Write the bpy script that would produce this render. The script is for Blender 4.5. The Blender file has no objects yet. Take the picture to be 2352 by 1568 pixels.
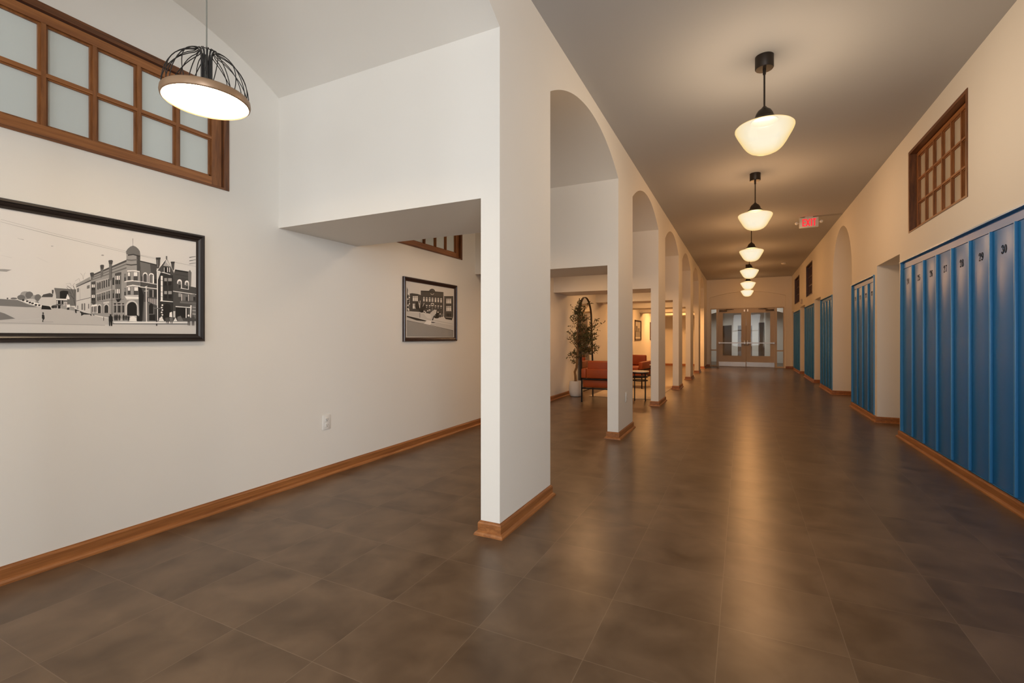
import bpy, bmesh, math, random
from mathutils import Vector, Matrix
C = bpy.context.scene.collection
rnd = random.Random(7)
PI = math.pi

# ------------------------------------------------------------------ materials
def lin(r, g, b):
    f = lambda c: (c/255/12.92) if c/255 <= .04045 else ((c/255+.055)/1.055)**2.4
    return (f(r), f(g), f(b), 1)

def mat(name, col, rough=.6, metal=0., spec=.5, coat=0.):
    m = bpy.data.materials.new(name); m.use_nodes = True
    b = m.node_tree.nodes['Principled BSDF']
    b.inputs['Base Color'].default_value = col if len(col) == 4 else (*col, 1)
    b.inputs['Roughness'].default_value = rough
    b.inputs['Metallic'].default_value = metal
    b.inputs['Specular IOR Level'].default_value = spec
    b.inputs['Coat Weight'].default_value = coat
    return m

def N(m, t, **kw):
    n = m.node_tree.nodes.new(t)
    for k, v in kw.items():
        if k in n.inputs: n.inputs[k].default_value = v
        else: setattr(n, k, v)
    return n
def LK(m, a, b): m.node_tree.links.new(a, b)
def BS(m): return m.node_tree.nodes['Principled BSDF']

def paint(name, col, rough=.75, var=.03, scale=1.3):
    """wall paint: faint roller mottling and a fine bump"""
    m = mat(name, col, rough, spec=.3)
    tc = N(m, 'ShaderNodeTexCoord')
    n = N(m, 'ShaderNodeTexNoise', Scale=scale, Detail=3)
    LK(m, tc.outputs['Object'], n.inputs['Vector'])
    mx = N(m, 'ShaderNodeMixRGB'); mx.blend_type = 'MIX'
    c = col
    mx.inputs[1].default_value = (c[0]*(1-var), c[1]*(1-var), c[2]*(1-var), 1)
    mx.inputs[2].default_value = (min(1, c[0]*(1+var)), min(1, c[1]*(1+var)), min(1, c[2]*(1+var)), 1)
    LK(m, n.outputs['Fac'], mx.inputs[0]); LK(m, mx.outputs[0], BS(m).inputs['Base Color'])
    n2 = N(m, 'ShaderNodeTexNoise', Scale=180, Detail=2)
    LK(m, tc.outputs['Object'], n2.inputs['Vector'])
    bp = N(m, 'ShaderNodeBump', Strength=.04, Distance=.002)
    LK(m, n2.outputs['Fac'], bp.inputs['Height']); LK(m, bp.outputs[0], BS(m).inputs['Normal'])
    return m

def wood(name, dark, light, scale=(30, 3, 60), rough=.38):
    m = mat(name, light, rough)
    tc = N(m, 'ShaderNodeTexCoord'); mp = N(m, 'ShaderNodeMapping'); mp.inputs['Scale'].default_value = scale
    LK(m, tc.outputs['Object'], mp.inputs['Vector'])
    n = N(m, 'ShaderNodeTexNoise', Scale=1.0, Detail=6, Roughness=.6, Distortion=.4); LK(m, mp.outputs[0], n.inputs['Vector'])
    cr = N(m, 'ShaderNodeValToRGB'); cr.color_ramp.elements[0].position = .32; cr.color_ramp.elements[1].position = .68
    cr.color_ramp.elements[0].color = (*dark[:3], 1); cr.color_ramp.elements[1].color = (*light[:3], 1)
    LK(m, n.outputs['Fac'], cr.inputs[0]); LK(m, cr.outputs[0], BS(m).inputs['Base Color'])
    return m

def emit(name, col, s):
    m = bpy.data.materials.new(name); m.use_nodes = True; nt = m.node_tree
    nt.nodes.remove(BS(m)); e = N(m, 'ShaderNodeEmission', Color=(*col[:3], 1), Strength=s)
    LK(m, e.outputs[0], nt.nodes['Material Output'].inputs[0]); return m

# ------------------------------------------------------------------ mesh builder
class MB:
    def __init__(s): s.v = []; s.f = []; s.mi = []; s.sm = []
    def add(s, vs, fs, mi=0, smooth=False):
        o = len(s.v); s.v += [tuple(p) for p in vs]
        for f in fs: s.f.append(tuple(i+o for i in f)); s.mi.append(mi); s.sm.append(smooth)
        return s
    def box(s, x0, x1, y0, y1, z0, z1, mi=0):
        if x0 > x1: x0, x1 = x1, x0
        if y0 > y1: y0, y1 = y1, y0
        v = [(x0,y0,z0),(x1,y0,z0),(x1,y1,z0),(x0,y1,z0),(x0,y0,z1),(x1,y0,z1),(x1,y1,z1),(x0,y1,z1)]
        return s.add(v, [(3,2,1,0),(4,5,6,7),(0,1,5,4),(1,2,6,5),(2,3,7,6),(3,0,4,7)], mi)
    def rbox(s, x0, x1, y0, y1, z0, z1, r=.01, seg=3, mi=0):
        """box with rounded edges (a superellipse-like cushion corner)"""
        bm = bmesh.new(); bmesh.ops.create_cube(bm, size=1)
        for v in bm.verts: v.co = Vector(((x0+x1)/2+v.co.x*(x1-x0), (y0+y1)/2+v.co.y*(y1-y0), (z0+z1)/2+v.co.z*(z1-z0)))
        bmesh.ops.bevel(bm, geom=bm.edges[:], offset=r, segments=seg, profile=.5, affect='EDGES')
        bm.verts.index_update()
        s.add([v.co for v in bm.verts], [[v.index for v in f.verts] for f in bm.faces], mi, True); bm.free(); return s
    def lathe(s, prof, cx=0, cy=0, cz=0, n=40, mi=0, smooth=True, axis='z'):
        k = len(prof); vs = []
        for i in range(n):
            a = 2*PI*i/n
            for r, z in prof:
                p = (r*math.cos(a), r*math.sin(a), z)
                if axis == 'y': p = (p[0], p[2], p[1])
                if axis == 'x': p = (p[2], p[0], p[1])
                vs.append((cx+p[0], cy+p[1], cz+p[2]))
        fs = []
        for i in range(n):
            j = (i+1) % n
            for t in range(k-1):
                a, b, c, d = i*k+t, j*k+t, j*k+t+1, i*k+t+1
                if prof[t][0] < 1e-6: fs.append((a, c, d))
                elif prof[t+1][0] < 1e-6: fs.append((a, b, c))
                else: fs.append((a, b, c, d))
        return s.add(vs, fs, mi, smooth)
    def tube(s, pts, rad, n=8, mi=0, cap=True):
        pts = [Vector(p) for p in pts]; k = len(pts)
        rads = rad if isinstance(rad, (list, tuple)) else [rad]*k
        t0 = (pts[1]-pts[0]).normalized(); up = Vector((0,0,1)) if abs(t0.z) < .9 else Vector((1,0,0))
        nx = t0.cross(up).normalized(); vs = []
        for i, p in enumerate(pts):
            t = (pts[min(i+1,k-1)]-pts[max(i-1,0)]).normalized()
            nx = (nx - t*nx.dot(t)).normalized(); ny = t.cross(nx)
            for j in range(n):
                a = 2*PI*j/n; vs.append(p+(nx*math.cos(a)+ny*math.sin(a))*rads[i])
        fs = [(i*n+j, i*n+(j+1)%n, (i+1)*n+(j+1)%n, (i+1)*n+j) for i in range(k-1) for j in range(n)]
        if cap: fs += [tuple(range(n))[::-1], tuple(range((k-1)*n, k*n))]
        return s.add(vs, fs, mi, True)
    def sweep(s, path, prof, closed=False, mi=0):
        """profile [(offset, z)] carried along a 2D path; offset goes to the path's left; mitred corners"""
        P = [Vector(p) for p in path]; n = len(P); k = len(prof); vs = []
        for i, p in enumerate(P):
            a = P[i-1] if (i > 0 or closed) else None; b = P[(i+1) % n] if (i < n-1 or closed) else None
            nrm = lambda u: Vector((-u.y, u.x)).normalized()
            if a is None: m = nrm(b-p)
            elif b is None: m = nrm(p-a)
            else:
                n1, n2 = nrm(p-a), nrm(b-p); m = (n1+n2).normalized(); m = m/max(.2, m.dot(n1))
            for o, z in prof: vs.append((p.x+m.x*o, p.y+m.y*o, z))
        fs = []
        for i in range(n if closed else n-1):
            j = (i+1) % n
            for t in range(k-1): fs.append((i*k+t, j*k+t, j*k+t+1, i*k+t+1))
        if not closed: fs += [tuple(range(k)), tuple(range((n-1)*k, n*k))[::-1]]
        return s.add(vs, fs, mi)
    def build(s, name, m, parent=None, loc=None, angle=.6):
        me = bpy.data.meshes.new(name); me.from_pydata(s.v, [], s.f)
        ms = m if isinstance(m, (list, tuple)) else [m]
        for x in ms: me.materials.append(x)
        me.polygons.foreach_set('material_index', s.mi); me.polygons.foreach_set('use_smooth', s.sm)
        bm = bmesh.new(); bm.from_mesh(me); bmesh.ops.recalc_face_normals(bm, faces=bm.faces[:]); bm.to_mesh(me); bm.free()
        if any(s.sm): me.set_sharp_from_angle(angle=angle)
        me.update()
        o = bpy.data.objects.new(name, me); C.objects.link(o)
        if parent: o.parent = parent
        if loc: o.location = loc
        return o

def extrude2d(outer, holes, to3, t0, t1):
    """a flat outline with holes, extruded: to3(u, v, t) -> point"""
    cu = bpy.data.curves.new('outline', 'CURVE'); cu.dimensions = '2D'; cu.fill_mode = 'BOTH'; cu.extrude = .5
    for loop in [outer]+holes:
        sp = cu.splines.new('POLY'); sp.points.add(len(loop)-1); sp.use_cyclic_u = True
        for p, q in zip(sp.points, loop): p.co = (q[0], q[1], 0, 1)
    ob = bpy.data.objects.new('outline', cu); me = bpy.data.meshes.new_from_object(ob)
    mb = MB()
    vs = [to3(v.co.x, v.co.y, t0 if v.co.z < 0 else t1) for v in me.vertices]
    mb.add(vs, [tuple(p.vertices) for p in me.polygons])
    bpy.data.objects.remove(ob); bpy.data.curves.remove(cu); bpy.data.meshes.remove(me)
    # weld the caps to the sides
    bm = bmesh.new(); vv = [bm.verts.new(p) for p in mb.v]
    for f in mb.f:
        try: bm.faces.new([vv[i] for i in f])
        except ValueError: pass
    bmesh.ops.remove_doubles(bm, verts=bm.verts[:], dist=1e-5); bm.verts.index_update()
    out = MB().add([v.co.copy() for v in bm.verts], [[v.index for v in f.verts] for f in bm.faces]); bm.free()
    return out

def tag(o, label, cat, group=None, kind=None):
    o['label'] = label; o['category'] = cat
    if group: o['group'] = group
    if kind: o['kind'] = kind
    return o
def thing(name, label, cat, loc=(0,0,0), rz=0, group=None, kind=None):
    o = bpy.data.objects.new(name, None); C.objects.link(o); o.empty_display_size = .1
    o.location = loc; o.rotation_euler = (0, 0, rz)
    return tag(o, label, cat, group, kind)
def dup(root, loc, rz, label, group=None):
    r = root.copy(); C.objects.link(r); r.location = loc; r.rotation_euler = (0, 0, rz); r['label'] = label
    if group: r['group'] = group
    for ch in list(root.children):
        c = ch.copy(); C.objects.link(c); c.parent = r
        for g in list(ch.children):
            d = g.copy(); C.objects.link(d); d.parent = c
    return r
DAYP = (102, 400)                                    # lamps at the unseen windows added behind the viewer
EXPO = 0.0
PEND = (98, 80, 70, 52, 38, 24)                     # corridor pendants, nearest first
DOMEC = (1,.75,.48); DOMES = 34
BAYL = [((1,.58,.27), 20), ((1,.58,.28), 50), ((1,.55,.24), 70), ((1,.50,.18), 100), ((1,.48,.16), 120), ((1,.48,.16), 270)]
ART_STREET = [(9,22,135,254,139,353,124,453,113,569,81,1027,78,1027,54,22,36),
(1,22,36,1027,53,1027,1,22,0),
(8,22,146,191,152,247,151,283,133,315,122,274,120,191,121,22,113),
(8,191,121,274,120,245,147,191,151),
(8,22,91,191,93,204,88,239,66,191,58,22,51),
(2,22,41,191,45,191,47,22,43),
(2,191,45,290,44,290,46,191,47),
(2,290,44,372,43,372,45,290,46),
(2,372,43,574,42,574,45,372,45),
(3,334,53,370,54,370,55,334,54),
(1,191,48,324,69,324,70,191,49),
(2,290,175,288,166,283,159,276,154,268,154,260,157,256,164,254,172,256,181,260,188,268,192,276,193,283,190,288,183),
(3,299,177,298,170,294,163,288,160,282,159,277,162,273,168,272,175,273,182,277,189,282,192,288,193,294,190,298,184),
(3,272,164,270,159,267,154,261,151,255,151,250,153,246,157,245,162,246,168,250,172,255,175,261,175,267,173,270,169),
(2,322,160,320,151,316,144,309,139,302,139,296,142,291,149,290,158,291,167,296,174,302,178,309,179,316,176,320,169),
(3,327,168,326,161,322,156,318,152,312,152,308,155,305,160,303,167,305,173,308,179,312,182,318,183,322,180,326,175),
(1,308,151,307,147,303,144,297,142,291,141,286,143,282,146,281,149,282,154,286,157,291,159,297,160,303,158,307,155),
(3,336,152,335,145,332,139,327,136,322,135,317,138,314,143,313,150,314,157,317,163,322,166,327,166,332,164,335,158),
(3,245,158,244,156,241,154,236,153,232,153,227,153,224,154,223,156,224,158,227,160,232,161,236,161,241,161,244,159),
(4,216,156,216,155,215,153,214,152,213,152,212,153,211,154,210,156,211,157,212,159,213,159,214,159,215,159,216,158),
(7,247,150,297,146,334,136,334,125,310,127,278,142),
(1,315,147,329,173,348,189,367,187,370,135,329,129),
(4,327,170,334,183,358,192,370,186,367,173),
(4,365,208,371,208,371,189,365,189),
(5,283,148,282,146,281,145,279,144,277,143,276,144,274,146,274,147,274,149,276,151,277,152,279,152,281,151,282,150),
(5,292,142,292,141,290,139,288,138,286,138,285,139,283,140,283,142,283,144,285,145,286,146,288,146,290,146,292,144),
(5,301,139,301,137,299,136,298,135,296,135,294,135,292,137,292,139,292,141,294,142,296,143,298,143,299,143,301,141),
(5,313,133,312,131,311,129,309,128,307,128,305,129,304,130,303,132,304,134,305,136,307,137,309,137,311,136,312,135),
(5,324,132,324,130,323,129,321,128,319,127,317,128,316,130,315,132,316,133,317,135,319,136,321,136,323,135,324,134),
(5,269,152,269,150,268,148,266,147,264,147,262,148,261,149,260,151,261,153,262,155,264,156,266,156,268,155,269,154),
(3,374,218,427,218,457,218,457,137,370,132,367,173),
(1,367,171,374,215,380,182,381,139,370,135),
(6,394,202,426,205,426,168,394,169),
(6,427,204,425,201,421,198,414,197,407,196,400,197,396,198,394,201,396,203,400,206,407,208,414,208,421,208,425,206),
(7,380,167,422,169,422,162,380,161),
(6,387,158,406,160,406,143,387,142),
(6,387,136,397,136,397,120,387,120),
(7,383,158,386,158,386,142,383,142),
(7,398,159,400,159,400,143,398,143),
(7,417,170,423,193,431,174,430,166),
(2,399,140,417,139,450,128,450,112,398,120),
(7,409,153,421,154,421,135,409,134),
(4,412,152,415,152,415,134,412,134),
(4,417,152,419,152,419,135,417,134),
(7,422,141,432,142,433,129,419,126),
(5,421,126,430,127,430,116,421,115),
(4,456,130,443,179,442,178,454,130),
(4,443,179,430,211,429,210,442,178),
(4,430,211,420,226,419,225,429,210),
(4,454,137,448,189,447,189,452,136),
(4,448,189,438,221,436,220,447,188),
(4,438,222,422,233,421,231,437,220),
(4,448,172,454,212,452,212,447,173),
(4,454,213,446,235,444,234,452,212),
(4,438,196,428,205,427,203,437,194),
(4,451,170,433,189,432,187,450,168),
(2,485,272,481,292,480,291,484,272),
(2,481,292,474,301,473,300,480,291),
(2,485,270,487,292,486,292,484,270),
(2,487,292,493,306,492,306,486,292),
(2,472,257,468,274,467,273,471,257),
(2,467,274,452,259,453,258,467,273),
(2,438,234,433,247,432,246,437,234),
(2,432,247,417,242,417,241,432,246),
(2,443,234,451,248,450,249,442,235),
(6,327,113,329,132,348,130,359,125,363,113),
(6,360,123,359,120,355,117,349,115,343,114,337,116,333,118,331,121,333,125,337,128,343,130,349,130,355,129,359,126),
(5,372,127,371,124,370,121,368,120,366,120,365,121,363,123,363,126,363,130,365,132,366,133,368,134,370,132,371,130),
(5,377,127,376,124,375,122,373,120,371,120,370,121,368,124,368,127,368,130,370,132,371,134,373,134,375,133,376,130),
(5,384,128,384,125,382,122,381,121,379,120,377,122,376,124,375,127,376,130,377,133,379,134,381,134,382,133,384,131),
(5,450,120,479,118,478,103,472,103,471,111,458,112,458,100,453,102),
(5,475,108,490,109,498,102,530,111,532,94,525,92,519,100,517,88,511,96,487,95,476,88),
(6,336,95,336,93,335,92,334,91,332,91,331,92,331,93,330,95,331,96,331,98,332,99,334,99,335,98,336,97),
(5,329,87,334,91,338,84,339,70,334,62,334,54,330,53,332,66,329,71),
(2,22,270,204,286,227,286,210,275),
(2,246,433,254,429,254,430,246,434),
(2,254,429,266,429,266,431,254,430),
(2,371,417,370,417,369,416,367,415,365,415,363,415,362,415,362,416,362,417,363,418,365,418,367,418,369,418,370,418),
(2,570,405,569,403,568,402,565,401,562,400,560,401,558,402,558,403,558,404,560,406,562,407,565,407,568,407,569,406),
(1,191,346,227,339,228,341,191,347),
(1,310,355,351,336,352,337,311,356),
(2,192,494,371,468,371,470,192,495),
(2,371,468,666,433,666,434,371,470),
(2,192,505,371,478,371,479,192,506),
(2,371,478,666,441,666,442,371,479),
(2,734,432,810,426,810,427,735,433),
(2,734,427,810,420,810,421,735,429),
(2,907,416,1026,407,1026,408,907,418),
(1,456,232,514,270,519,98,487,105,456,119),
(4,456,232,514,272,514,265,456,228),
(2,454,242,511,287,512,271,458,234),
(4,457,160,517,182,516,184,456,162),
(2,470,224,471,166,472,166,471,224),
(3,460,223,467,227,467,207,460,204),
(3,499,240,510,246,510,229,499,225),
(3,477,118,477,146,477,146,478,148,478,149,479,150,480,150,481,150,482,149,483,148,483,147,483,118),
(3,487,116,487,149,487,149,487,150,488,151,488,152,489,152,490,152,491,151,492,150,492,149,492,116),
(3,504,126,504,147,504,147,504,148,505,149,505,150,506,150,507,150,507,149,508,149,508,148,508,126),
(3,461,121,461,137,461,137,461,138,462,138,462,139,463,139,463,139,464,138,464,138,464,137,464,121),
(2,514,292,669,390,669,80,606,81,514,98),
(4,514,295,669,396,669,385,514,287),
(3,514,282,669,376,669,369,514,277),
(3,514,272,669,357,669,349,514,267),
(1,536,200,607,232,606,235,535,202),
(1,536,263,607,291,606,294,535,265),
(3,514,156,657,183,657,185,514,158),
(5,542,225,542,257,542,257,542,258,543,259,543,260,544,260,545,260,546,259,546,258,547,257,547,226),
(5,550,230,550,261,550,261,550,262,551,263,552,264,553,264,553,264,554,264,555,262,555,261,555,230),
(5,560,232,560,268,560,268,560,269,560,270,561,271,562,271,563,271,564,270,564,269,564,268,564,233),
(5,568,236,568,272,568,272,568,273,569,274,570,274,570,275,571,275,572,274,572,273,573,272,573,237),
(5,579,241,579,277,579,277,579,278,579,279,580,280,581,280,582,280,583,279,583,278,583,277,583,241),
(5,588,245,588,282,588,282,588,283,589,284,589,285,591,286,592,286,593,285,593,284,593,282,593,246),
(5,606,255,606,289,606,289,606,291,607,293,608,294,610,295,611,295,613,294,613,292,614,290,614,255),
(5,542,200,547,201,547,168,542,167),
(3,543,199,546,199,546,188,543,187),
(5,550,203,555,204,555,171,550,170),
(3,551,202,554,202,554,190,551,190),
(5,560,209,565,209,565,173,560,173),
(3,561,207,564,208,564,195,561,195),
(5,568,212,574,212,574,177,568,176),
(3,569,210,573,211,573,198,569,197),
(5,580,217,585,218,585,181,580,180),
(3,581,216,584,216,584,203,581,203),
(5,589,222,595,222,595,184,589,183),
(3,590,220,594,221,594,207,590,206),
(5,607,229,614,229,614,186,607,186),
(3,608,227,613,228,613,212,608,212),
(4,516,260,534,267,535,152,526,146,517,154),
(7,519,249,522,249,522,225,519,225),
(6,519,233,522,234,522,220,519,220),
(7,523,249,526,249,526,226,523,225),
(6,523,234,526,234,526,221,523,220),
(7,528,250,531,250,531,226,528,226),
(6,528,234,531,235,531,221,528,221),
(7,519,196,522,196,522,173,519,173),
(6,519,181,522,181,522,168,519,168),
(7,523,197,526,197,526,173,523,173),
(6,523,181,526,182,526,168,523,168),
(7,528,197,531,197,531,173,528,173),
(6,528,182,531,182,531,168,528,168),
(3,617,316,645,327,645,178,636,169,620,180),
(4,617,316,630,323,645,327,645,314,617,304),
(5,619,306,623,306,623,261,619,260),
(7,620,305,622,305,622,284,620,283),
(5,624,307,631,307,631,262,624,261),
(7,625,305,631,306,631,284,625,284),
(5,634,308,639,308,639,262,634,262),
(7,634,306,638,307,638,285,634,285),
(5,619,236,623,236,623,187,619,187),
(7,620,234,622,235,622,212,620,211),
(5,624,236,631,237,631,188,624,187),
(7,625,235,631,236,631,212,625,212),
(5,634,237,639,238,639,188,634,188),
(7,634,236,638,236,638,213,634,213),
(6,621,180,645,187,636,169,628,166),
(1,542,104,542,139,542,139,542,144,544,148,547,150,550,151,553,151,556,148,558,145,558,140,558,105),
(5,544,104,544,137,544,137,545,140,546,142,548,144,550,145,552,144,554,143,555,140,556,137,556,105),
(1,569,107,569,140,569,140,569,146,572,151,575,154,580,156,584,155,587,152,590,147,591,142,591,108),
(5,571,107,571,138,571,138,572,142,574,146,576,148,580,149,583,149,585,146,587,143,588,139,588,108),
(1,566,162,592,169,592,159,566,154),
(7,517,144,541,150,541,142,517,135),
(5,520,138,523,138,523,110,520,110),
(7,523,139,525,139,525,104,523,103),
(5,527,138,530,138,530,111,527,110),
(7,531,139,532,140,532,104,531,104),
(5,534,139,537,139,537,111,534,111),
(7,538,140,540,140,540,104,538,104),
(5,612,148,622,148,622,111,612,111),
(5,612,160,622,161,622,151,612,150),
(3,613,146,616,146,616,115,613,115),
(5,628,149,642,149,642,112,628,112),
(5,628,161,642,162,642,152,628,151),
(3,629,147,631,147,631,115,629,115),
(5,648,150,658,150,658,113,648,113),
(5,648,162,658,163,658,153,648,152),
(3,650,148,652,148,652,116,650,116),
(1,609,148,660,155,660,157,609,151),
(3,514,265,514,289,525,290,524,280),
(4,511,305,516,309,525,310,528,306,526,289,514,288),
(3,555,283,555,333,567,334,566,298),
(4,553,350,558,354,567,355,570,351,568,334,555,332),
(3,591,270,591,362,604,364,603,285),
(4,588,379,593,383,604,385,608,380,605,363,591,361),
(5,601,351,603,97,605,97,603,351),
(3,565,160,566,160,566,105,565,105),
(2,669,339,730,341,731,211,660,204,657,326),
(2,668,422,715,432,731,430,731,343,712,346,669,339),
(4,715,432,733,431,731,336,717,339),
(3,668,399,690,400,719,407,719,400,690,392,668,393),
(4,668,374,690,374,719,381,719,375,690,367,668,368),
(3,668,424,666,440,674,455,686,469,699,477,712,473,723,464,731,451,733,433,726,426,700,431,675,424),
(5,675,424,700,432,731,427,731,421,700,426,675,418),
(3,699,476,699,516,697,515,698,476),
(7,672,339,697,344,730,343,730,337,697,339,672,333),
(7,660,281,697,290,731,288,731,283,697,284,660,275),
(7,669,255,697,265,731,261,731,255,697,259,669,249),
(3,669,278,697,284,731,284,731,266,697,266,669,256),
(5,658,319,666,320,666,281,658,280),
(2,660,318,664,318,664,301,660,300),
(4,660,298,664,299,664,282,660,282),
(5,674,330,687,332,687,289,674,287),
(7,675,329,685,330,685,310,675,309),
(4,675,307,685,308,685,290,675,289),
(5,701,335,721,338,721,291,701,288),
(7,702,334,719,336,719,314,702,312),
(4,702,310,719,312,719,292,702,290),
(5,658,243,666,244,666,204,658,204),
(2,659,241,664,242,664,224,659,224),
(4,659,222,664,222,664,205,659,205),
(5,674,252,687,253,687,211,674,210),
(7,675,250,685,251,685,232,675,231),
(4,675,229,685,230,685,212,675,211),
(5,702,254,723,256,723,213,702,211),
(7,704,253,722,254,722,234,704,233),
(4,704,231,722,232,722,214,704,212),
(7,660,203,725,207,726,191,719,189,666,188),
(4,661,200,725,203,725,205,661,201),
(2,660,181,726,189,726,91,660,85),
(1,663,90,663,141,663,141,665,156,672,169,681,178,693,181,704,179,714,171,721,159,723,144,723,92),
(6,671,96,671,141,671,141,672,153,677,162,685,169,694,172,702,171,710,165,715,155,717,144,717,98),
(7,683,68,686,89,700,95,712,87,717,67),
(4,731,401,813,389,816,72,734,71),
(6,723,258,738,252,750,213,747,169,741,73,717,72,728,102),
(3,731,399,780,393,786,327,738,314),
(5,731,401,813,391,813,385,731,395),
(7,745,284,745,323,745,323,746,329,748,334,752,338,756,339,761,339,765,336,767,331,768,326,768,286),
(4,747,284,747,320,747,320,748,324,750,328,753,331,756,332,760,332,762,330,764,326,765,322,765,286),
(7,773,281,773,321,773,321,774,328,777,333,781,337,786,339,791,339,796,336,799,331,800,324,800,283),
(3,776,281,776,318,776,318,777,323,779,328,782,331,786,332,790,332,793,329,796,326,796,321,796,283),
(7,731,285,830,276,830,279,731,288),
(7,731,255,831,251,832,255,731,259),
(7,793,324,796,325,796,284,793,283),
(5,800,307,813,308,813,285,800,284),
(3,765,247,793,250,793,205,765,203),
(5,776,245,791,246,791,205,776,204),
(7,794,246,796,246,796,205,794,205),
(5,798,247,813,248,813,207,798,206),
(4,765,196,816,203,818,152,783,175,767,177),
(7,772,198,772,178,774,178,774,198),
(7,779,198,779,175,781,175,781,198),
(7,785,197,785,172,787,172,787,198),
(7,792,197,792,169,794,169,794,197),
(7,799,197,799,166,801,166,801,197),
(7,805,197,805,163,807,163,807,197),
(7,812,196,812,160,814,160,814,197),
(7,819,196,819,157,821,157,821,196),
(3,750,176,767,177,800,150,800,71,747,70),
(6,775,111,775,155,775,155,776,160,778,164,781,167,786,169,790,168,793,165,795,161,796,156,796,112),
(6,776,107,806,109,806,75,776,74),
(5,833,348,900,341,900,74,816,72,816,293),
(4,813,355,864,434,909,346,900,339,847,348),
(1,847,388,864,428,889,388),
(4,851,388,859,411,857,412,849,388),
(4,858,388,864,406,862,407,856,388),
(4,865,387,869,402,867,402,863,388),
(4,872,387,874,397,872,397,870,388),
(4,879,387,879,393,877,392,877,387),
(7,814,352,866,433,863,435,811,354),
(2,863,433,907,343,910,344,865,435),
(7,812,353,831,350,832,355,813,357),
(7,841,349,883,340,884,344,842,353),
(3,860,445,868,446,868,427,860,426),
(6,845,382,885,381,884,350,847,354),
(7,850,379,853,379,853,352,850,352),
(7,867,381,871,381,871,355,867,354),
(7,878,382,882,383,882,356,878,355),
(4,810,426,832,431,830,393,825,370,813,368),
(5,809,429,833,433,833,422,809,418),
(2,817,417,818,376,820,377,819,418),
(4,887,416,906,417,903,372,898,368,890,390),
(5,886,417,907,420,907,411,886,408),
(7,834,329,844,330,844,186,834,187),
(4,833,302,845,301,845,304,833,304),
(4,833,271,845,271,845,273,833,274),
(4,833,237,845,237,845,239,833,240),
(4,833,211,845,210,845,212,833,213),
(4,851,320,893,317,893,278,851,280),
(2,852,318,866,320,866,302,852,301),
(6,852,299,866,300,866,278,852,276),
(2,872,320,891,322,891,305,872,303),
(6,872,301,891,303,891,280,872,278),
(2,852,244,866,245,866,228,852,227),
(6,852,225,866,226,866,203,852,202),
(2,872,246,891,247,891,230,872,228),
(6,872,226,891,228,891,205,872,203),
(4,870,322,871,200,873,200,872,322),
(7,831,185,898,184,898,188,832,190),
(6,847,88,847,150,847,150,849,159,853,167,859,172,866,175,873,173,880,169,884,161,885,152,885,89),
(7,847,164,846,162,845,160,843,159,841,159,839,160,838,161,837,163,838,165,839,167,841,168,843,168,845,167,846,166),
(7,843,150,843,148,841,146,840,145,837,145,836,146,834,147,834,149,834,151,836,153,837,154,840,154,841,153,843,152),
(7,847,136,846,134,845,133,843,132,841,132,839,132,838,134,837,136,838,138,839,139,841,140,843,141,845,140,846,138),
(7,843,122,843,120,841,119,840,118,837,118,836,119,834,120,834,122,834,124,836,126,837,127,840,127,841,126,843,124),
(7,847,109,846,107,845,105,843,104,841,104,839,105,838,107,837,109,838,111,839,112,841,113,843,113,845,112,846,111),
(7,843,95,843,93,841,92,840,91,837,90,836,91,834,93,834,95,834,97,836,98,837,99,840,99,841,99,843,97),
(4,909,373,995,369,997,284,1027,281,1027,78,900,74,900,341),
(6,909,375,995,371,995,363,909,367),
(3,980,368,991,383,1000,368,997,282,982,287),
(5,910,345,980,342,980,344,910,347),
(5,910,326,980,322,980,324,910,327),
(5,910,306,980,303,980,304,910,308),
(7,920,293,920,304,920,304,921,310,924,315,928,319,933,321,938,320,942,317,945,313,946,307,946,295),
(3,925,270,925,300,925,300,926,304,928,307,930,309,933,310,936,310,939,308,941,305,941,302,941,271),
(5,927,287,940,289,940,271,927,270),
(7,962,290,962,303,962,303,963,308,965,313,969,316,974,318,978,317,982,315,984,310,985,305,985,292),
(3,967,266,967,299,967,299,968,302,969,305,971,307,974,307,977,307,979,306,980,303,981,300,981,268),
(5,968,284,979,285,979,268,968,267),
(7,942,299,946,299,946,268,942,267),
(7,981,303,984,303,984,267,981,267),
(7,898,246,1027,237,1027,241,898,250),
(7,939,267,984,264,984,267,940,271),
(3,947,234,981,237,981,197,947,195),
(5,967,220,978,221,978,197,967,197),
(3,990,238,1022,241,1022,200,990,198),
(5,1010,224,1022,224,1022,200,1010,200),
(7,943,236,946,236,946,195,943,195),
(7,982,235,985,236,985,196,982,196),
(2,927,239,941,240,941,218,927,217),
(3,935,181,1027,179,1027,191,936,192),
(6,912,160,976,164,976,96,912,94),
(7,912,157,995,156,995,161,912,162),
(7,967,153,972,153,972,96,967,96),
(7,993,172,1001,173,997,97,991,97),
(3,1003,177,1026,178,1026,94,1003,93),
(1,1005,160,1024,159,1024,162,1005,163),
(1,1005,140,1024,139,1024,142,1005,143),
(1,1005,120,1024,118,1024,122,1005,123),
(7,814,346,819,346,820,75,816,75),
(7,759,260,763,260,765,66,760,66),
(7,751,234,770,237,770,240,750,236),
(7,754,256,767,263,766,266,753,259),
(5,810,146,814,147,816,45,810,45),
(3,800,141,832,141,832,146,800,147),
(4,988,455,1024,468,1024,470,987,458),
(4,988,435,1024,448,1024,450,987,438),
(4,988,417,1024,429,1024,431,987,419),
(7,606,62,995,71,980,63,615,54),
(5,606,52,980,59,980,62,606,54),
(5,619,99,619,98,618,97,617,96,616,96,615,97,614,97,614,98,614,99,615,100,616,101,617,101,618,100,619,100),
(5,612,94,615,96,619,97,623,94,622,82,612,82),
(5,612,82,616,82,616,69,613,69),
(5,617,82,622,83,621,69,618,69),
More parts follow.
